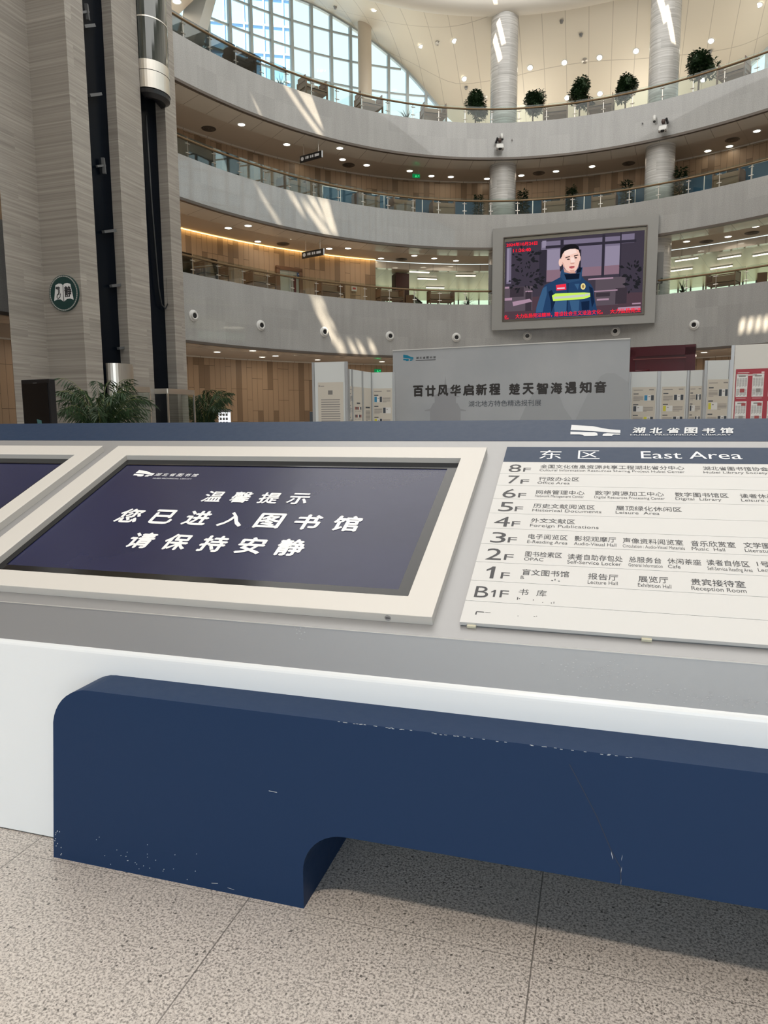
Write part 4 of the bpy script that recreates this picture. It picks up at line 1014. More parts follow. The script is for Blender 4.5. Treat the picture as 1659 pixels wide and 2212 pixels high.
o.location = (h_.x, h_.y, 0); o.scale = (.60, .60, .92); tag(o, 'large feathery palm in front of the lift core', 'plant', 'palms in the lobby')
o = palm(82, 3.5, 40); d = ray(440, 860); h_ = Vector((d.x, d.y)).normalized() * 30.0; o.location = (h_.x, h_.y, 0); o.scale = (.66, .66, 1.08); tag(o, 'feathery palm against the timber wall right of the lift core', 'plant', 'palms in the lobby')

# ================================================================== FURNITURE ON THE GALLERIES
def carrel(W=1.5, Dp=.8, H_=1.25, wood=WOODF):
    o = D.objects.new('reading_carrel', None); COL.objects.link(o)
    for x in (-1, 1):
        for y in (-1, 1): MB().box((x * (W / 2 - .03), y * (Dp / 2 - .03), H_ / 2), (.06, .06, H_)).build('post', wood, o)
    MB().box((0, 0, .74), (W, Dp, .035)).build('desk_top', WOODT, o); MB().box((0, 0, .66), (W - .1, Dp - .06, .10)).build('apron', wood, o)
    mb = MB()
    for y in (-1, 1): mb.box((0, y * (Dp / 2 - .03), H_ - .03), (W, .05, .05))
    for x in (-1, 1): mb.box((x * (W / 2 - .03), 0, H_ - .03), (.05, Dp, .05)); mb.box((x * (W / 2 - .03), 0, .97), (.02, Dp - .1, .40))
    mb.build('upper_frame', wood, o); MB().box((0, Dp / 2 - .04, .97), (W - .1, .02, .40)).build('back_panel', WOODT, o); return o
K0 = carrel()
def put(o, px, off, z, label, cat, group, py=600, s=1.0, turn=0.0):
    p, a = on_ring(px, py, off); o.location = (p.x, p.y, z); o.rotation_euler = (0, 0, tangent_rz(a) + turn); o.scale = (s, s, s); tag(o, label, cat, group); return o
for i, px in enumerate((458, 562, 712, 842, 952, 1562)):
    o = K0 if i == 0 else copy_tree(K0)
    put(o, px, 1.05, Z2T - .33, 'open framed brown wooden reading carrel on the lowest gallery, ' + ORD[i], 'desk', 'reading carrels on the lowest gallery')
K1 = carrel(1.05, .7, 1.0, WOODF)
for i, px in enumerate((520, 675, 796, 936, 1201, 1299, 1583)):
    o = K1 if i == 0 else copy_tree(K1)
    put(o, px, .95, Z4T - .33, 'framed wooden reading desk behind the top railing, ' + ORD[i], 'desk', 'reading desks on the top gallery', 200, 1.3)
def monitor_desk():          # about a metre wide
    o = D.objects.new('computer_desk', None); COL.objects.link(o)
    MB().box((0, 0, .72), (1.1, .75, .04)).build('desk_top', WOODT, o)
    for x in (-.53, .53): MB().box((x, 0, .5), (.05, .75, 1.0)).build('side_panel', WOODF, o)
    MB().box((0, -.34, .62), (1.04, .03, .55)).build('front_panel', WOODT, o); MB().box((0, .33, .95), (1.04, .03, .30)).build('back_panel', WOODT, o)
    MB().box((.1, 0, 1.02), (.42, .03, .30)).build('monitor', BLACK, o); MB().box((.1, .03, .80), (.06, .05, .18)).build('monitor_stand', BLACKM, o); return o
Q0 = monitor_desk()
MD = (630, 790, 868, 955, 1196, 1306, 1572)
for i, px in enumerate(MD):
    o = Q0 if i == 0 else copy_tree(Q0)
    put(o, px, .95, Z3T - .33, 'wooden computer desk with dark monitor on the middle gallery, ' + ORD[i], 'desk', 'computer desks on the middle gallery', 430, 1.2)
def blue_chair():
    o = D.objects.new('fabric_divider', None); COL.objects.link(o)
    for x in (-.42, .42): MB().box((x, 0, .62), (.80, .05, 1.1)).build('fabric_panel', FABB, o)
    for x in (-.84, 0, .84): MB().box((x, 0, .6), (.035, .06, 1.2)).build('upright', STEEL, o)
    MB().box((0, 0, 1.19), (1.72, .06, .03)).build('top_rail', STEEL, o); return o
C0 = blue_chair()
for i, px in enumerate((735, 829, 912, 1003, 1151, 1262, 1372, 1520, 1622, 1688)):
    o = C0 if i == 0 else copy_tree(C0)
    put(o, px, 1.75, Z3T - .33, 'blue fabric partition in steel frame on the middle gallery, ' + ORD[i], 'partition', 'blue partitions on the middle gallery', 430, 1.32)
# book shelves in the reading room
def bookshelf():
    o = D.objects.new('book_shelf', None); COL.objects.link(o)
    for x in (-1.5, 1.5): MB().box((x, 0, .85), (.05, .5, 1.7)).build('end_panel', WOODF, o)
    for z in (.1, .5, .9, 1.3, 1.69): MB().box((0, 0, z), (3.0, .48, .03)).build('shelf', STEELD, o)
    mb = MB(); random.seed(5)
    for z in (.12, .52, .92, 1.32):
        x = -1.45
        while x < 1.4:
            t = random.uniform(.03, .07)
            if random.random() < .85: mb.box((x + t / 2, 0, z + .14), (t * .9, .36, random.uniform(.2, .3)))
            x += t
    b_ = mb.build('books', simple('dark_book_spines', (0.10, 0.085, 0.08), .6), o); b_['kind'] = 'stuff'; return o
B0 = bookshelf()
for i, (px, off, tr) in enumerate(((895, 6.6, 1.1), (925, 10.5, 1.1), (832, 8.5, .9), (1005, 12, 1.2), (1645, 6.5, 1.9), (1540, 11, 1.7))):
    o = B0 if i == 0 else copy_tree(B0)
    put(o, px, off, Z2T - .33, 'dark bookcase in the second floor reading room, ' + ('by the timber wall end', 'behind the first row of shelves', 'leftmost in the room', 'beside the left spiky plant', 'at the right edge of the photo', 'right of the far plant')[i], 'bookcase', 'bookcases in the reading room', 640, 1.0, tr)
for i, (px, off) in enumerate(((865, 6.0), (1450, 8.0))):
    p, a = on_ring(px, 640, off); o = thing('square_pillar', ('dark reddish square pillar in the reading room, left of the screen', 'dark reddish panel pillar in the reading room, right of the screen')[i], 'pillar', (p.x, p.y, Z2T - .33), tangent_rz(a))
    MB().box((0, 0, 1.55 if i == 0 else .7), (.9, .9, 3.1 if i == 0 else 1.4)).build('shaft', simple('dark_red_wood', (.09, .035, .03), .4), o); MB().box((0, 0, .06), (.96, .96, .12)).build('plinth', BLACKM, o)
p, a = on_ring(1520, 640, 7.0); o = thing('square_pillar', 'low dark reddish panel behind the carrel right of the screen', 'panel', (p.x, p.y, Z2T - .33), tangent_rz(a)); MB().box((0, 0, .7), (.9, .1, 1.4)).build('board', simple('dark_red_board', (.09, .035, .03), .4), o); MB().box((0, 0, .03), (1.0, .4, .06)).build('foot', BLACKM, o)

# door in the second floor timber wall
p, a = on_ring(625, 610, 4.0)
fr = MB(); fr.box((-.75, 0, 1.2), (.22, .16, 2.4)); fr.box((.75, 0, 1.2), (.22, .16, 2.4)); fr.box((0, 0, 2.4), (1.72, .16, .2))
dr = struct(fr, 'door_1', WOODF); dr.location = (p.x, p.y, Z2T - .33); dr.rotation_euler = (0, 0, tangent_rz(a))
MB().box((0, .03, 1.15), (1.3, .05, 2.3)).build('door_leaf', simple('pale_green_grey', (0.48, 0.50, 0.44), .4), dr); MB().box((.35, -.03, 1.3), (.14, .04, 1.5)).build('red_strip', simple('dark_red', (.12, .02, .02), .4), dr); MB().box((.0, -.02, 1.15), (.03, .03, 2.3)).build('meeting_stile', STEEL, dr)
p, a = on_ring(647, 594, 3.98); o = thing('room_plate', 'small blue plate on the timber wall right of the doorway', 'sign', (p.x, p.y, p.z), tangent_rz(a)); MB().box((0, 0, 0), (.34, .03, .2)).build('plate', simple('plate_blue', (.06, .10, .22), .4), o); MB().box((0, -.018, .02), (.2, .005, .03)).build('print', WLET, o)
p, a = on_ring(765, 624, 3.98); o = thing('notice', 'small white notice with pictograms low on the timber wall, second floor', 'sign', (p.x, p.y, p.z), tangent_rz(a)); MB().box((0, 0, 0), (.34, .02, .28)).build('sheet', WHITEM, o); MB().box((0, -.012, .02), (.22, .004, .12)).build('pictogram', simple('notice_red', (.5, .1, .08), .5), o)

# hanging direction signs and exit signs
def hang_sign(px, py, z_soff, px0, px1, label, size=(1.5, .07, .34)):
    p = on_ring(px, py, .9)[0]; a = oval_angle(p)
    o = thing('hanging_sign', label, 'sign', (p.x, p.y, p.z), tangent_rz(a) - R_(72), 'hanging direction signs')
    MB().box((0, 0, 0), size).build('box', BLACKM, o)
    for x in (-.5, .5): MB().tube([(x, 0, .17), (x, 0, z_soff - .06 - p.z)], .012, 6).build('rod', STEEL, o)
    mb = MB(); mb.lathe([(0, 0), (.1, 0)], 16); lt = MB()
    Y = -.037
    lt.ngon([(-.58 + .10 * cos(t * PI / 8), Y, .10 * sin(t * PI / 8)) for t in range(16)])
    for k, (x, w_) in enumerate(((-.36, .04), (-.22, .16), (.0, .10), (.14, .10), (.42, .3))):
        lt.add([(x - w_ / 2, Y, -.05), (x + w_ / 2, Y, -.05), (x + w_ / 2, Y, .08), (x - w_ / 2, Y, .08)], [(0, 1, 2, 3)])
    lt.build('pictograms', simple('sign_print', (.55, .55, .55), .5, emit=.15), o); MB().box((size[0] / 2, 0, 0), (.03, size[1] + .01, size[2])).build('end_cap', SLET, o)
hang_sign(672, 339, Z4B, 0, 0, 'black hanging direction sign under the top gallery')
hang_sign(676, 548, Z3B, 0, 0, 'black hanging direction sign under the middle gallery')
EXG = glow('exit_green', (0.04, 0.80, 0.22), 1.1); EXD = glow('exit_dark_green', (0.01, .22, .07), .8)
def exit_sign(px, py, off, ztop, label):
    p, a = on_ring(px, py, off); o = thing('exit_sign', label, 'exit sign', (p.x, p.y, p.z), tangent_rz(a), 'green exit signs')
    MB().box((0, 0, 0), (.46, .05, .22)).build('box', EXD, o)
    mb = MB(); Y = -.028
    for x, z, w_, h_ in ((-.02, .02, .05, .05), (-.02, -.04, .10, .04), (-.06, -.07, .04, .05), (.04, -.07, .04, .05)): mb.add([(x - w_ / 2, Y, z - h_ / 2), (x + w_ / 2, Y, z - h_ / 2), (x + w_ / 2, Y, z + h_ / 2), (x - w_ / 2, Y, z + h_ / 2)], [(0, 1, 2, 3)])
    mb.add([(.08, Y, -.015), (.14, Y, -.015), (.14, Y, .015), (.08, Y, .015)], [(0, 1, 2, 3)]); mb.add([(.14, Y, -.05), (.20, Y, 0), (.14, Y, .05)], [(0, 1, 2)])
    mb.build('running_figure', EXG, o)
    if ztop:
        for x in (-.15, .15): MB().tube([(x, 0, .1), (x, 0, ztop - p.z)], .012, 6).build('rod', STEEL, o)
exit_sign(899, 380, 2.2, Z4B, 'green lit exit sign hung under the top gallery')
exit_sign(986, 598, 8.5, Z3B - .35, 'green lit exit sign in the reading room left of the screen')
exit_sign(1578, 563, 8.5, Z3B - .35, 'green lit exit sign in the reading room right of the screen')
exit_sign(816, 801, 5.85, 0, 'green lit exit sign on the ground floor timber wall behind the boards')

# round air nozzles on the lowest gallery front
NZ = [(417.6, 682), (563, 703), (700, 717), (842, 726), (985.5, 729), (1139, 725.7), (1329.5, 715.5), (1500, 702)]
nz0 = None
for i, q in enumerate(NZ):
    p, a = on_ring(*q, 0.0); rz = tangent_rz(a); loc = (p.x, p.y, p.z); lab = 'round white air nozzle with black eye on the lowest gallery front, ' + ORD[i]
    if nz0 is None:
        nz0 = thing('air_nozzle', lab, 'air nozzle', loc, rz, 'air nozzles on the lowest gallery front')
        m = MB(); m.lathe([(.12, .10), (.17, .14), (.20, .09), (.215, .05), (.22, .05), (.255, .04), (.265, 0)], 28); m.v = [(x, -z, y) for x, y, z in m.v]; m.build('white_ring', WHITEM, nz0, smooth=True)
        m = MB(); m.lathe([(0, .05), (.125, .06)], 24); m.v = [(x - .0, -z - .04, y) for x, y, z in m.v]; m.build('black_eye', BLACKM, nz0)
    else: copy_tree(nz0, loc, rz, lab)

# spotlights and cameras on the top gallery front
def spot_unit(px, py, label, flip):
    p, a = on_ring(px, py, 0.0); o = thing('robot_spotlight', label, 'spotlight', (p.x, p.y, p.z), tangent_rz(a), 'motorised spotlights'); s = -1 if flip else 1
    MB().bar((-.12 * s, 0, .35), (-.12 * s, -.25, .35), .07).build('wall_arm', BLACKM, o); MB().bar((-.12 * s, -.22, .42), (-.22 * s, -.30, .12), .08).build('lower_arm', BLACKM, o)
    MB().lathe([(0, .26), (.09, .24), (.11, .13), (.07, .02), (0, .0)], 16, (0, -.30, .12)).build('yoke', simple('dark_brown_grey', (.07, .045, .04), .4), o, smooth=True)
    MB().box((0, -.34, -.12), (.42, .26, .30), 0, 0, R_(-20)).build('white_head', WHITEM, o, bevel=.05)
    MB().lathe([(0, -.08), (.08, -.08), (.09, 0)], 16, (0, -.46, -.22)).build('lens', BLACK, o, smooth=True)
    for x in (-.16, .16): MB().box((x, -.44, -.24), (.07, .10, .12)).build('side_fin', TRIMD, o)
spot_unit(1078, 318, 'white headed motorised spotlight on a dark arm, near the middle column', False)
spot_unit(1436, 278, 'white headed motorised spotlight on a dark arm, near the right column', True)
for i, (px, py) in enumerate(((1083, 298), (1415, 259))):
    p, a = on_ring(px, py, 0.0); o = thing('bullet_camera', 'small white bullet camera on the top gallery front, ' + ('beside the left spotlight', 'beside the right spotlight')[i], 'camera', (p.x, p.y, p.z), tangent_rz(a), 'bullet cameras')
    MB().tube([(0, -.12, .16), (.02, -.22, -.14)], .085, 14).build('body', WHITEM, o, smooth=True); MB().tube([(.02, -.222, -.142), (.023, -.235, -.18)], .065, 14).build('lens', BLACK, o); MB().tube([(0, 0, .08), (0, -.14, .06)], .04, 8).build('bracket', WHITEM, o)
for i, (px, py) in enumerate(((1106, 304), (1388, 269))):
    p, a = on_ring(px, py, 0.0); o = thing('wall_hook', 'little dark hook on the top gallery front, ' + ('right of the left spotlight', 'left of the right spotlight')[i], 'hook', (p.x, p.y, p.z), tangent_rz(a), 'hooks on the top gallery front')
    MB().tube([(0, 0, .06), (0, -.10, .05), (0, -.12, -.06)], .022, 6).build('stem', STEELD, o); MB().box((0, -.01, .06), (.09, .02, .09)).build('plate', STEELD, o)
# ================================================================== EXHIBITION BOARDS IN THE LOBBY
def stand(pl, pr, zt, name, label, cat, group=None, posts=True, mat=None, thick=.05):
    """upright board between two floor points; returns its Empty, width and a map (u along, z up, k toward us)"""
    a, b_ = Vector((pl.x, pl.y, 0)), Vector((pr.x, pr.y, 0)); w_ = (b_ - a).length; d = (b_ - a) / w_
    o = thing(name, label, cat, (a + b_) / 2, math.atan2(d.y, d.x), group)
    MB().box((0, 0, zt / 2 + .03), (w_ - (.06 if posts else 0), thick, zt - .06)).build('board', mat or PANELM, o)
    if posts:
        for x in (-w_ / 2, w_ / 2): MB().box((x, 0, zt / 2), (.05, .07, zt)).build('post', POSTM, o)
    else: MB().box((0, 0, .03), (w_, thick + .3, .06)).build('foot', POSTM, o)
    return o, w_
def P_(px, py, z): return on_level(px, py, z)
def poster(stand_o, u0, u1, z0, z1, name, label, mat, cat='poster', group=None, k=.03):
    """a sheet hung on a board: a thing of its own at the board's heading"""
    loc = stand_o.location; rz = stand_o.rotation_euler.z; n_ = Vector((sin(rz), -cos(rz), 0)); c = Vector((cos(rz), sin(rz), 0)) * ((u0 + u1) / 2)
    p = Vector(loc) + c + n_ * k; o = thing(name, label, cat, (p.x, p.y, (z0 + z1) / 2), rz, group)
    MB().box((0, 0, 0), (u1 - u0, .008, z1 - z0)).build('sheet', mat, o); return o, (u1 - u0), (z1 - z0)
def rect(mb, x, z, w_, h_, y=-.0055): mb.add([(x, y, z), (x + w_, y, z), (x + w_, y, z + h_), (x, y, z + h_)], [(0, 1, 2, 3)])
def lines(mb, x, z, w_, h_, n, y=-.0055, fill=.5):
    for i in range(n): rect(mb, x, z + h_ - (i + 1) * h_ / n, w_ * (random.uniform(.25, .7) if i == n - 1 else random.uniform(.96, 1)), h_ / n * fill, y)
random.seed(21)
RED = simple('poster_red', (0.36, 0.018, 0.035), .45)
# backdrop
pl, pr = P_(850, 757, 3.3), P_(1362, 731, 3.3)
o, W = stand(pl, pr, 3.3, 'exhibition_backdrop', 'wide grey exhibition backdrop with bold Chinese title, behind the counter', 'backdrop board', None, False, None, .10)
def m_backdrop():
    m, nt, b = nodes('grey_backdrop_print'); v = coords(nt, 'Object'); n1 = noise(nt, v, .5, 5)
    nt.links.new(ramp(nt, n1, [(.3, (.39, .415, .445)), (.7, (.47, .49, .515))]), b.inputs['Base Color']); b.inputs['Roughness'].default_value = .5; return m
o.children[0].data.materials[0] = m_backdrop()
MB().box((0, 0, 3.29), (W, .14, .025)).build('top_edge', WHITEM, o)
bf = lambda x, z: Vector((x, -.052, z))
def bk(px, py):                       # spot on the board face seen at that pixel
    d = ray(px, py); rz = o.rotation_euler.z; n_ = Vector((sin(rz), -cos(rz), 0)); t = (Vector(o.location) + n_ * .05 - EYE).dot(n_) / d.dot(n_); p = EYE + d * t - Vector(o.location)
    return p.x * cos(rz) + p.y * sin(rz), p.z
def btext(s, l, r, top, mat_mb, bold, spread=False):
    x0, z0 = bk(*l); x1, z1 = bk(*r); xt, zt_ = bk(*top); write(mat_mb, s, x0, (z0 + z1) / 2, x1 - x0, zt_ - z0, bf, bold, spread)
mb = MB(); btext('百廿风华启新程', (892, 858), (1081, 853), (892, 833.5), mb, .045, True); btext('楚天智海遇知音', (1099, 854), (1310, 848.5), (1099, 829), mb, .045, True)
mb.build('title_lettering', simple('charcoal_lettering', (.035, .032, .032), .5), o)
mb = MB(); btext('湖北地方特色精选报刊展', (1012, 879.5), (1169, 876), (1012, 866.5), mb, .004); mb.build('subtitle_lettering', simple('slate_lettering', (.07, .085, .105), .5), o)
x0, z0 = bk(871, 780.5); x1, z1 = bk(893, 765)
mb = MB(); emblem(mb, lambda u, v: bf(x0 + (x1 - x0) * u, z0 + (z1 - z0) * v)); mb.build('emblem', simple('teal_emblem', (.01, .22, .36), .45), o)
x0, z0 = bk(898, 776); x1, z1 = bk(941, 769)
mb = MB(); fancy(mb, '湖北省图书馆', x0, z0, (x1 - x0) * 1.03, z1 - z0, bf, .02); rect(mb, x0, z0 - .045, x1 - x0, .016, -.052); mb.build('library_lettering', INK, o)
# faint tower and mountains of the print
faint = simple('faint_tower_print', (.335, .345, .37), .5); faintm = simple('faint_mountain_print', (.375, .395, .42), .5)
bg = lambda x, z: Vector((x, -.0508, z))
def scaled(pts, mat, name):
    m = MB(); m.add([bg(*bk(*p)) for p in pts], [tuple(range(len(pts)))]); m.build(name, mat, o)
cxp = 962
for (yt, hw_t, yb_, hw_b) in ((838, 10, 858, 30), (858, 23, 871, 23), (871, 26, 888, 44), (888, 33, 913, 33)):
    m = MB(); L = [(cxp - hw_t, yt), (cxp - hw_t - (hw_b - hw_t) * .35, (yt + yb_) / 2 + 3), (cxp - hw_b, yb_ - 2), (cxp - hw_b - 1, yb_), (cxp + hw_b + 1, yb_), (cxp + hw_b, yb_ - 2), (cxp + hw_t + (hw_b - hw_t) * .35, (yt + yb_) / 2 + 3), (cxp + hw_t, yt)]
    m.add([bg(*bk(*p)) for p in L], [tuple(range(len(L)))]); m.build('tower_print', faint, o)
scaled([(959, 838), (962, 812), (965, 838)], faint, 'spire_print')
scaled([(1120, 913), (1140, 868), (1152, 850), (1168, 836), (1186, 832), (1200, 842), (1210, 858), (1218, 880), (1232, 900), (1240, 913)], faintm, 'mountain_print')
scaled([(1240, 913), (1256, 880), (1270, 850), (1284, 830), (1298, 812), (1310, 806), (1328, 806), (1342, 815), (1358, 826), (1360, 913)], faintm, 'mountain_print')
# left boards
o, W = stand(P_(677, 783, 2.5), P_(748, 781, 2.5), 2.5, 'display_board', 'tall white board with a beige text poster, left of the grey backdrop', 'display board', 'white exhibition boards')
q, w_, h_ = poster(o, -W * .5 + W * .14, W * .5 - W * .09, .75, 2.085, 'text_poster', 'beige introduction poster filled with text, on the tall left board', PAPER)
mb = MB(); lines(mb, -w_ * .38, -h_ * .36, w_ * .76, h_ * .62, 17, fill=.42); mb.build('text_block', INKG, q); mb = MB(); rect(mb, -w_ * .10, h_ * .31, w_ * .18, h_ * .065); mb.build('title_block', simple('title_grey', (.2, .19, .18), .5), q)
mb = MB(); rect(mb, -w_ * .47, h_ * .435, w_ * .06, h_ * .02); rect(mb, -w_ * .40, h_ * .435, w_ * .15, h_ * .012); mb.build('emblem', INKG, q)
def content(q, w_, h_, kind):
    txt = MB(); pic = MB(); dark = MB(); red = MB(); col = MB()
    if kind == 'swatch':
        rect(dark, -w_ * .15, h_ * .20, w_ * .4, h_ * .025)
        for r in range(4):
            z = h_ * (.10 - .14 * r)
            for c in range(5): rect((red, dark, red, pic, dark)[(c + r) % 5], -w_ * .36 + c * w_ * .155, z, w_ * .14, h_ * .05)
            for c in range(5): rect(txt, -w_ * .36 + c * w_ * .155, z - h_ * .035, w_ * .08, h_ * .012)
    elif kind == 'text':
        rect(dark, -w_ * .3, h_ * .13, w_ * .6, h_ * .028); lines(txt, -w_ * .3, -h_ * .10, w_ * .64, h_ * .20, 8); lines(txt, -w_ * .30, -h_ * .44, w_ * .12, h_ * .3, 9)
    else:
        rect(txt, -w_ * .44, h_ * .44, w_ * .4, h_ * .012); rect(txt, w_ * .22, h_ * .44, w_ * .2, h_ * .018)
        for r in range(4):
            z = h_ * (.24 - .205 * r); left = (r + (1 if kind == 'b' else 0)) % 2 == 0
            lines(txt, -w_ * .44 if left else w_ * .0, z, w_ * .42, h_ * .10, 5, fill=.45)
            x = w_ * .02 if left else -w_ * .44
            rect(pic, x, z, w_ * .42, h_ * .11, -.0058)
            rect((dark, col, dark, red)[(r + len(kind)) % 4] if kind != 'c' else dark, x + w_ * .01, z + h_ * .005, w_ * .13, h_ * .10, -.0065)
            rect(txt, x + w_ * .18, z + h_ * .07, w_ * .08, h_ * .015, -.0065)
            if r % 2 == 0: rect(dark, x + w_ * .29, z + h_ * .005, w_ * .12, h_ * .10, -.0065)
            rect(dark, -w_ * .44, z + h_ * .125, w_ * .22, h_ * .016)
    for m_, nm, mt in ((txt, 'text_lines', INKG), (pic, 'page_pictures', WHITEM), (dark, 'dark_pictures', simple('picture_dark', (.05, .06, .075), .5)), (red, 'red_swatches', simple('swatch_red', (.28, .07, .06) if kind == 'swatch' else (.62, .58, .06), .5)), (col, 'blue_pictures', simple('picture_blue', (.04, .25, .45), .5))):
        if m_.v: m_.build(nm, mt, q)
DESC = [((751.5, 797), (757.5, 798), 'c', 'narrow white board edge-on behind the tall left board', 'sliver of beige poster just right of the tall left board'),
        ((758.5, 798), (780, 801.6), 'swatch', 'white board carrying a poster of coloured swatches, left of the backdrop', 'beige poster with four rows of red and green swatches'),
        ((781, 801.8), (800, 804.7), 'text', 'white board with a text only poster, left of the backdrop', 'narrow beige poster with one block of text, right of the swatches'),
        ((801, 805), (851, 804), 'b', 'white board partly hidden by the left end of the grey backdrop', 'beige poster with page pictures beside the left end of the backdrop'),
        ((1361, 803.6), (1423, 802), 'a', 'white board just right of the grey backdrop', 'beige poster just right of the backdrop, with green page at the bottom'),
        ((1425.6, 802), (1487, 800.4), 'bb', 'second white board right of the grey backdrop', 'beige poster on the second board right of the backdrop'),
        ((1489.6, 800.4), (1521.7, 799), 'c', 'narrow white board third right of the backdrop', 'beige poster third right of the backdrop, bright blue page at the bottom'),
        ((1525.6, 779), (1578.5, 777.5), 'ab', 'nearer and taller white board left of the red poster', 'beige poster with a blue building picture, left of the red poster')]
for a, b_, kind, lb, lp in DESC:
    o, W = stand(P_(*a, 2.5), P_(*b_, 2.5), 2.5, 'display_board', lb, 'display board', 'white exhibition boards')
    q, w_, h_ = poster(o, -W * .40, W * (.5 if kind == 'ab' else .42), .74, 2.10, 'exhibit_poster', lp, PAPER, 'poster', 'beige exhibit posters'); content(q, w_, h_, kind)
p0, p1 = P_(1584, 746, 2.5), P_(1659, 742.5, 2.5); d = (p1 - p0); p1 = p0 + d * 1.6
o, W = stand(p0, p1, 2.5, 'display_board', 'largest white board at the right edge carrying a red poster', 'display board', 'white exhibition boards', mat=simple('warm_white_board', (.70, .69, .65), .5))
q, w_, h_ = poster(o, -W * .5 + W * .075, W * .42, 1.12, 2.10, 'newspaper_poster', 'crimson poster showing four newspaper front pages at the right edge', RED)
mb = MB(); dk = MB(); tx = MB(); rd_ = MB()
for c in range(3):
    for r in range(2):
        x, z = -w_ * .48 + c * w_ * .345, h_ * (.03 - .46 * r); pw, ph = w_ * .245, h_ * .385
        rect(mb, x, z, pw, ph)
        rect(dk, x + pw * .2, z + ph * .88, pw * .6, ph * .06, -.0065)
        for cc in range(4): lines(tx, x + pw * (.05 + .235 * cc), z + ph * .45, pw * .19, ph * .38, 11, -.0062)
        for cc in range(3): lines(tx, x + pw * (.05 + .31 * cc), z + ph * .06, pw * .27, ph * .30, 8, -.0062)
        rect(dk if (c + r) % 2 else rd_, x + pw * .35, z + ph * .2, pw * .4, ph * .16, -.007)
        if r: rect(rd_, x + pw * .55, z + ph * .80, pw * .38, ph * .13, -.007)
mb.build('newspaper_pages', WHITEM, q); dk.build('headlines', INKG, q); tx.build('newsprint', INKG, q); rd_.build('red_pictures', simple('print_red', (.35, .06, .06), .5), q)
mb = MB(); rect(mb, -w_ * .46, h_ * .435, w_ * .25, h_ * .008); rect(mb, -w_ * .46, h_ * .385, w_ * .42, h_ * .022); rect(mb, w_ * .05, h_ * .42, w_ * .06, h_ * .03)
for c in range(3): rect(mb, -w_ * .46 + c * w_ * .345, h_ * .005, w_ * .2, h_ * .007)
mb.build('poster_heading', simple('pale_pink_print', (.75, .6, .6), .5), q)

# maroon carved screen wall behind the right boards
pl, pr = P_(1355, 752, 4.3), P_(1504.5, 744.5, 4.3)
o, W = stand(pl, pr, 4.3, 'carved_screen', 'dark maroon carved wooden screen wall behind the right boards', 'screen wall', None, False, simple('maroon_lacquer', (.075, .008, .016), .22, coat=.5), .4)
fr = MB(); fr.box((0, -.22, 4.1), (W, .10, .40)); 
for x in (-W / 2 + .2, W / 2 - .2): fr.box((x, -.22, 2.1), (.40, .10, 4.2))
fr.build('raised_frame', simple('maroon_frame', (.06, .007, .013), .25), o)
MB().bar((-W / 2 + .3, -.29, 3.78), (W / 2 - .35, -.29, 3.78), .04).build('moulding', simple('maroon_moulding', (.16, .05, .05), .25), o)
cv = MB()
for cx_ in (-1.2, 1.3): cv.tube([(cx_ + 1.0 * cos(t * PI / 14), -.23, 2.3 + .45 * sin(t * PI / 14)) for t in range(15)], .05, 6); cv.tube([(cx_ + .6 * cos(t * PI / 10), -.23, 2.3 + .25 * sin(t * PI / 10)) for t in range(11)], .04, 6)
cv.tube([(-1.9, -.23, 3.3), (-1.5, -.23, 3.42), (-1.0, -.23, 3.3), (-.4, -.23, 3.32)], .035, 6)
cv.build('carved_clouds', simple('maroon_carving', (.10, .012, .02), .25), o, smooth=True)
# dark slim stand beside the tall left board, and pale doorway frame at the right
d = ray(673, 905); h_ = Vector((d.x, d.y)).normalized() * 24
o = thing('floor_stand', 'slim black upright stand just left of the tall white board', 'stand', (h_.x, h_.y, 0), 0); MB().box((0, 0, .8), (.11, .12, 1.58)).build('column', BLACKM, o); MB().box((0, 0, .02), (.4, .4, .04)).build('base', BLACKM, o)

# ================================================================== LED SCREEN ON THE GALLERY FRONT
pa, _ = on_ring(1063.5, 600, -.25); pb, _ = on_ring(1418.5, 590, -.25)
pa.z = pb.z = 0; d = (pb - pa); LWD = d.length; rz = math.atan2(d.y, d.x); mid = (pa + pb) / 2; n_ = Vector((sin(rz), -cos(rz), 0))
def led_uv(px, py):
    v = ray(px, py); t = (mid - EYE).dot(n_) / v.dot(n_); p = EYE + v * t; q = p - mid
    return q.x * cos(rz) + q.y * sin(rz), p.z
zb = (led_uv(1062, 715)[1] + led_uv(1414, 696)[1]) / 2; zt = (led_uv(1065, 493)[1] + led_uv(1423, 463)[1]) / 2
led = thing('video_wall', 'large LED screen in grey stone frame showing a man in navy uniform', 'screen', (mid.x, mid.y, zb), rz)
ix0, ix1 = led_uv(1087, 600)[0], led_uv(1394, 600)[0]; iz1 = (led_uv(1087, 511)[1] + led_uv(1396, 490)[1]) / 2 - zb; iz0 = (led_uv(1087, 693)[1] + led_uv(1392, 680)[1]) / 2 - zb
Hh = zt - zb; fr = MB(); hw_ = LWD / 2
for x0, x1, z0, z1 in ((-hw_, ix0, 0, Hh), (ix1, hw_, 0, Hh), (ix0, ix1, 0, iz0), (ix0, ix1, iz1, Hh)): fr.box(((x0 + x1) / 2, .18, (z0 + z1) / 2), (x1 - x0, .38, z1 - z0))
fr.build('stone_surround', simple('fine_grey_granite', (.32, .32, .31), .3), led)
sx0, sx1 = led_uv(1090, 600)[0], led_uv(1389, 600)[0]; sz1 = (led_uv(1090, 517)[1] + led_uv(1391, 502)[1]) / 2 - zb; sz0 = (led_uv(1090, 690.5)[1] + led_uv(1387, 676)[1]) / 2 - zb
bz = MB()
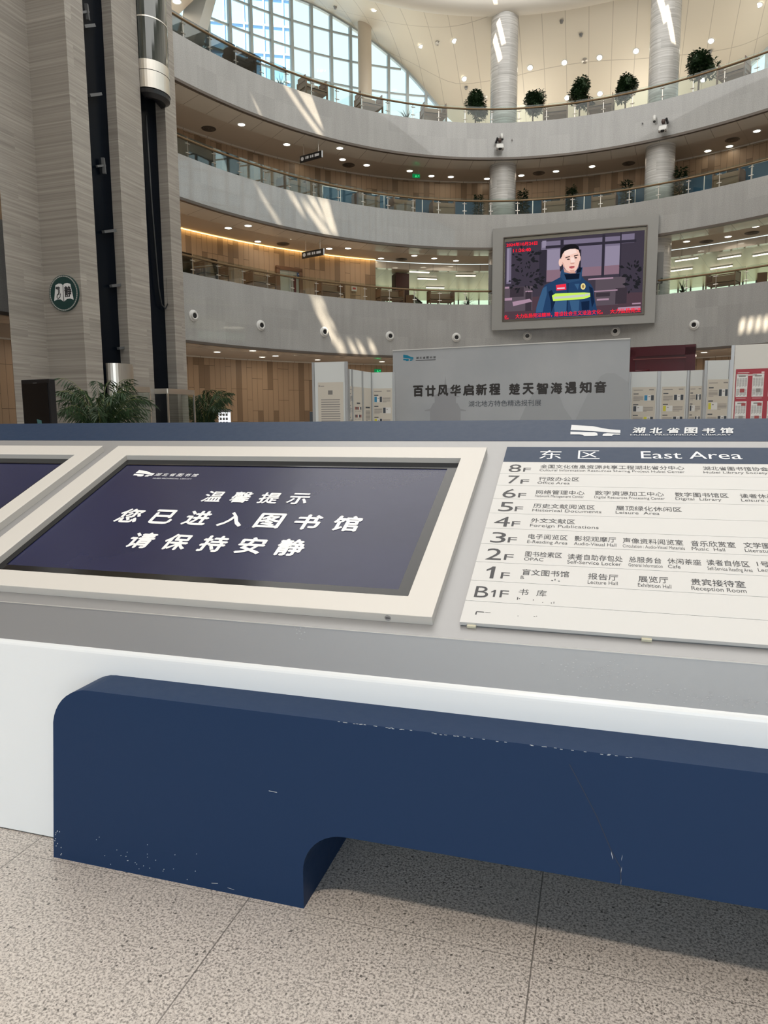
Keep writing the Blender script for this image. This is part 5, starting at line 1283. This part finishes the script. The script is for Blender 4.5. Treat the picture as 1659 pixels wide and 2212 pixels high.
for x0, x1, z0, z1 in ((ix0, sx0, iz0, iz1), (sx1, ix1, iz0, iz1), (sx0, sx1, iz0, sz0), (sx0, sx1, sz1, iz1)): bz.box(((x0 + x1) / 2, .16, (z0 + z1) / 2), (x1 - x0, .2, z1 - z0))
bz.build('metal_bezel', simple('bezel_metal', (.25, .25, .23), .2, .7), led)
for x in (ix0, ix1): MB().bar((x, -.015, iz0), (x, -.015, iz1), .05).build('dark_edge', TRIMD, led)
for z in (iz0, iz1): MB().bar((ix0, -.015, z), (ix1, -.015, z), .05).build('dark_edge', TRIMD, led)
for x in (-hw_ - .12, hw_ + .18): MB().box((x, .45, Hh * .52), (.30, .3, 1.6)).build('side_speaker', simple('speaker_grey', (.16, .16, .155), .6), led)
# the moving picture, drawn flat on the screen; coordinates of the screen run 0..1527 and 0..790
def sq(x, y):
    yt = 130 - (x - 57) * 108 / 1527; yb_ = 935 - (x - 57) * 85 / 1527
    return sx0 + (sx1 - sx0) * (x - 57) / 1527, sz1 + (sz0 - sz1) * (y - yt) / (yb_ - yt)
lay = [0.10]
def pic(name, col, polys, s=0.95, layer=None):
    lay[0] -= .003; mb = MB()
    for p in polys: mb.add([(sq(*q)[0], lay[0], sq(*q)[1]) for q in p], [tuple(range(len(p)))])
    return mb.build(name, glow('screen_' + name, col, s), led)
def bx(x0, y0, x1, y1):               # horizontal box in the picture, following its lean
    k = lambda x, y, xr: y - (x - xr) * .063
    return [(x0, y0), (x1, k(x1, y0, x0)), (x1, k(x1, y1, x0)), (x0, y1)]
def oval(cx_, cy_, rx, ry, n=20): return [(cx_ + rx * cos(2 * PI * t / n), cy_ + ry * sin(2 * PI * t / n)) for t in range(n)]
pic('backdrop', (.055, .045, .065), [[(57, 130), (1584, 22), (1584, 850), (57, 935)]])
pic('window_glow', (.20, .17, .25), [bx(470, 130, 1340, 480), bx(1345, 60, 1480, 150), bx(75, 190, 130, 560)])
pic('window_pale', (.30, .26, .36), [bx(480, 120, 525, 190), bx(540, 210, 680, 440), bx(1175, 180, 1330, 400), bx(80, 200, 105, 540)])
pic('window_lower', (.26, .16, .21), [bx(520, 420, 690, 540), bx(930, 390, 1330, 480)])
pic('window_bars', (.035, .03, .045), [bx(450, 215, 535, 560), bx(685, 110, 720, 430), bx(1140, 60, 1170, 485), bx(520, 172, 1500, 200), bx(1330, 40, 1345, 500), bx(890, 210, 915, 430)])
pic('floor_tone', (.085, .05, .065), [[(60, 720), (420, 690), (1100, 650), (1584, 640), (1584, 850), (57, 935)]])
pic('sofas', (.11, .085, .105), [bx(60, 600, 380, 850), bx(1080, 500, 1400, 640), bx(1080, 640, 1330, 780)])
pic('sofa_shade', (.05, .038, .05), [bx(120, 600, 280, 700), bx(300, 640, 370, 840), bx(1300, 600, 1420, 760), bx(1090, 650, 1240, 690)])
pic('table_glow', (.42, .27, .36), [bx(60, 707, 145, 735), [(150, 745), (350, 712), (380, 740), (160, 790)], bx(1100, 710, 1230, 728), bx(1000, 505, 1270, 520), bx(1330, 795, 1570, 830), bx(1480, 750, 1570, 764), bx(1070, 628, 1320, 640), bx(60, 590, 110, 610), bx(300, 632, 380, 644)])
random.seed(4)
lv = []
for cx_, cy_, n_, sp in ((300, 300, 34, 150), (300, 520, 46, 170), (1480, 430, 26, 110), (1470, 560, 22, 90)):
    for _ in range(n_):
        a = random.uniform(0, 2 * PI); r = random.uniform(.2, 1) * sp; x, y = cx_ + r * cos(a), cy_ + r * sin(a) * .75; L = random.uniform(35, 80)
        if not (75 < x < 1560): continue
        ux, uy = cos(a) * L, sin(a) * L * .6
        if x + ux > 1580 or x + ux < 60: continue
        lv.append([(x, y), (x + ux * .5 - uy * .25, y + uy * .5 + ux * .25), (x + ux, y + uy), (x + ux * .5 + uy * .25, y + uy * .5 - ux * .25)])
pic('room_plants', (.018, .018, .022), lv)
pic('jacket', (.020, .055, .135), [[(415, 872), (430, 800), (455, 720), (490, 620), (520, 570), (600, 535), (690, 490), (760, 470), (920, 470), (960, 515), (1030, 560), (1060, 610), (1075, 700), (1100, 800), (1108, 846)], [(415, 872), (1108, 846), (1108, 878), (415, 915)]])
pic('jacket_light', (.045, .115, .23), [[(430, 800), (455, 720), (500, 600), (540, 580), (545, 660), (520, 760), (500, 850), (425, 856)], [(620, 740), (770, 725), (765, 850), (640, 860)], [(850, 560), (905, 555), (890, 620)], [(800, 730), (910, 725), (905, 840), (830, 845)]])
pic('jacket_dark', (.008, .020, .055), [[(560, 640), (600, 620), (650, 720), (600, 850), (590, 740)], bx(776, 540, 784, 850), [(930, 740), (1020, 730), (1020, 820), (940, 830)], [(1010, 580), (1050, 600), (1075, 740), (1050, 800)]])
pic('collar', (.028, .075, .165), [[(690, 480), (700, 420), (730, 400), (760, 420), (860, 450), (930, 385), (935, 400), (922, 520), (780, 548), (720, 520)]])
pic('collar_inside', (.006, .012, .028), [[(735, 460), (800, 455), (905, 450), (900, 505), (760, 515)], [(868, 420), (900, 385), (930, 395), (915, 440), (870, 450)]])
pic('neck', (.62, .34, .27), [[(725, 400), (760, 420), (850, 430), (862, 450), (800, 452), (735, 440)]])
pic('face', (.95, .62, .52), [[(690, 260), (700, 220), (740, 190), (800, 175), (860, 185), (895, 210), (902, 260), (905, 300), (898, 340), (885, 385), (865, 420), (835, 440), (800, 438), (760, 420), (725, 385), (705, 340)], oval(690, 340, 20, 40), oval(903, 300, 8, 26)])
pic('face_light', (1.0, .76, .68), [[(720, 230), (780, 200), (850, 205), (870, 240), (800, 262), (740, 275)], [(800, 290), (840, 290), (850, 345), (805, 352)]])
pic('face_shade', (.72, .40, .33), [[(705, 330), (725, 350), (745, 405), (728, 388)], [(795, 345), (850, 340), (840, 356), (805, 358)], [(790, 420), (850, 415), (840, 438), (805, 436)]])
pic('hair', (.012, .011, .013), [[(684, 290), (686, 240), (700, 200), (740, 170), (800, 155), (850, 160), (885, 180), (902, 225), (900, 250), (885, 215), (850, 202), (790, 205), (735, 225), (712, 255), (700, 290)]])
pic('brows_and_eyes', (.06, .035, .035), [[(742, 290), (790, 275), (797, 284), (746, 300)], [(836, 272), (882, 261), (886, 271), (838, 283)], oval(777, 309, 18, 7, 12), oval(858, 294, 16, 7, 12)])
pic('mouth', (.62, .14, .15), [[(784, 385), (810, 378), (850, 378), (845, 395), (815, 406), (792, 398)]])
pic('teeth', (.25, .05, .06), [[(795, 386), (845, 381), (840, 388), (800, 393)]])
pic('reflective_stripe', (.62, .92, .12), [[(603, 680), (640, 658), (960, 645), (1025, 650), (1028, 690), (960, 712), (640, 735), (618, 735)]])
pic('stripe_centre', (.60, .64, .58), [[(625, 692), (960, 665), (962, 690), (628, 715)], [(965, 660), (1020, 655), (1022, 672), (968, 685)]])
pic('red_patch', (.85, .04, .08), [[(645, 570), (758, 558), (762, 618), (652, 628)]])
pic('patch_print', (.80, .65, .78), [bx(660, 600, 745, 614)])
pic('gold_badge', (.85, .70, .30), [oval(947, 585, 27, 33)])
pic('badge_centre', (.35, .22, .08), [oval(947, 585, 12, 18)])
lay[0] -= .003
sf = lambda x, y: Vector((sq(x, y)[0], lay[0], sq(x, y)[1]))
def led_write(mb, s, x0, ybase, w_, h_, bold):
    mm = MB(); write(mm, s, 0, 0, w_, h_, lambda x, y: (x, y, 0), bold)
    mb.add([sf(x0 + v[0], ybase - v[0] * .058 - v[1]) for v in mm.v], mm.f)
mb = MB(); led_write(mb, '2024年10月24日', 72, 184, 355, 40, .03); led_write(mb, '11:26:40', 150, 238, 205, 34, .03)
for s, x, y, w_ in (('大力弘扬宪法精神，', 190, 922, 420), ('建设社会主义法治文化。', 635, 896, 535), ('大力弘扬宪法', 1248, 862, 325), ('化。', 60, 932, 50)): led_write(mb, s, x, y, w_, 48, .02)
led_write(mb, '119', 692, 592, 55, 24, .02)
mb.build('red_caption', glow('screen_red', (1.0, .015, .04), 1.0), led)

# ================================================================== LEFT: round sign, black totem, lit sign
bn = fd * -1.0; fdir = -rd; 
def on_planeB(px, py):
    v = ray(px, py); nn = Vector((fd.x, fd.y, 0)); t = (Vector((B1.x, B1.y, 0)) - Vector((0, 0, 0))).dot(nn) / v.dot(nn); return EYE + v * t
c = on_planeB(140.5, 634); rs = (on_planeB(140, 595).z - on_planeB(140, 674).z) / 2
bd = (F1a - B1).normalized(); rzB = math.atan2(bd.y, bd.x)
o = thing('round_sign', 'round dark green silence sign with open book, on the left marble wall', 'sign', (c.x, c.y, c.z), rzB)
def disc(r, y): return [(r * cos(t * PI / 24), y, r * sin(t * PI / 24)) for t in range(48)]
GRN = simple('deep_green', (.008, .045, .042), .35)
MB().extrude(disc(rs, 0), (0, -.06, 0)).build('back_disc', GRN, o)
mb = MB()
for i in range(48):
    a0, a1 = i * PI / 24 + .012, (i + 1) * PI / 24 - .012; r0, r1 = rs * .90, rs * .965
    mb.add([(r0 * cos(a0), -.062, r0 * sin(a0)), (r1 * cos(a0), -.062, r1 * sin(a0)), (r1 * cos(a1), -.062, r1 * sin(a1)), (r0 * cos(a1), -.062, r0 * sin(a1))], [(0, 1, 2, 3)])
mb.build('pale_rim', simple('pale_grey_rim', (.42, .43, .41), .4), o)
k = rs
L = [(0, .44), (-.12, .52), (-.30, .54), (-.52, .47), (-.68, -.40), (-.45, -.32), (-.22, -.33), (-.02, -.46)]; 
mb = MB(); mb.ngon([(x * k, -.064, z * k) for x, z in L]); mb.ngon([(-x * k, -.064, z * k) for x, z in L][::-1]); mb.build('open_book', WLET, o)
mb = MB(); mb.bar((0, -.066, .44 * k), (0, -.066, -.46 * k), .012); write(mb, '静', .07 * k, -.24 * k, .50 * k, .62 * k, lambda x, z: Vector((x, -.066, z)), .03)
mb.build('book_print', INK, o)
mb = MB(); tb = lambda pts, r=.011: mb.tube([(x * k, -.068, z * k) for x, z in pts], r, 5)
tb([(-.50, .30), (-.44, .36), (-.34, .34), (-.30, .36), (-.22, .30), (-.30, .24), (-.42, .24), (-.50, .30)]); tb([(-.48, .30), (-.24, .30)]); tb([(-.33, .22), (-.33, .02), (-.42, -.06), (-.46, -.2), (-.38, -.28), (-.24, -.2), (-.2, -.04), (-.26, .02), (-.26, .22)]); tb([(-.44, -.08), (-.32, -.02), (-.30, -.1)])
mb.build('hush_drawing', INK, o)
a, b_ = P_(45, 821, 2.05), P_(105.5, 818, 2.05); d = (b_ - a); wdt = d.length
o = thing('black_totem', 'tall glossy black digital totem at the far left, in front of the marble', 'totem', ((a.x + b_.x) / 2, (a.y + b_.y) / 2, 0), math.atan2(d.y, d.x))
MB().box((0, .06, 1.04), (wdt, .12, 2.02)).build('case', BLACKM, o, bevel=.01); MB().box((0, -.004, 1.08), (wdt - .08, .01, 1.8)).build('glass_front', BLACK, o); MB().box((0, .1, .02), (wdt + .1, .5, .04)).build('base', BLACKM, o)
mb = MB(); rect(mb, -.05, 1.98, .10, .012, -.002); mb.build('small_mark', simple('mark_grey', (.2, .2, .2), .4), o)
MB().add([(.06, -.012, 1.0), (.16, -.012, 1.0), (.12, -.012, 1.34), (.0, -.012, 1.36)], [(0, 1, 2, 3)]).build('picture_detail', simple('dim_teal', (.05, .12, .12), .3, emit=.25), o)
d = ray(485, 895); h_ = Vector((d.x, d.y)).normalized() * 31
o = thing('lit_sign', 'small bright lit sign with icons beside the right palm', 'sign', (h_.x, h_.y, 0), -.1)
MB().box((0, 0, 1.18), (.48, .14, 1.06)).build('light_box', glow('lit_sign_white', (.95, .97, 1.0), 1.1), o); MB().box((0, 0, 1.74), (.50, .16, .14)).build('cap', simple('cap_lilac', (.35, .33, .38), .5), o); MB().box((0, 0, .33), (.4, .12, .66)).build('foot', STEELD, o)
mb = MB()
for r in range(3):
    for c_ in range(3): rect(mb, -.19 + c_ * .13, 1.52 - r * .17, .09, .10, -.073)
mb.build('icons', INKG, o)
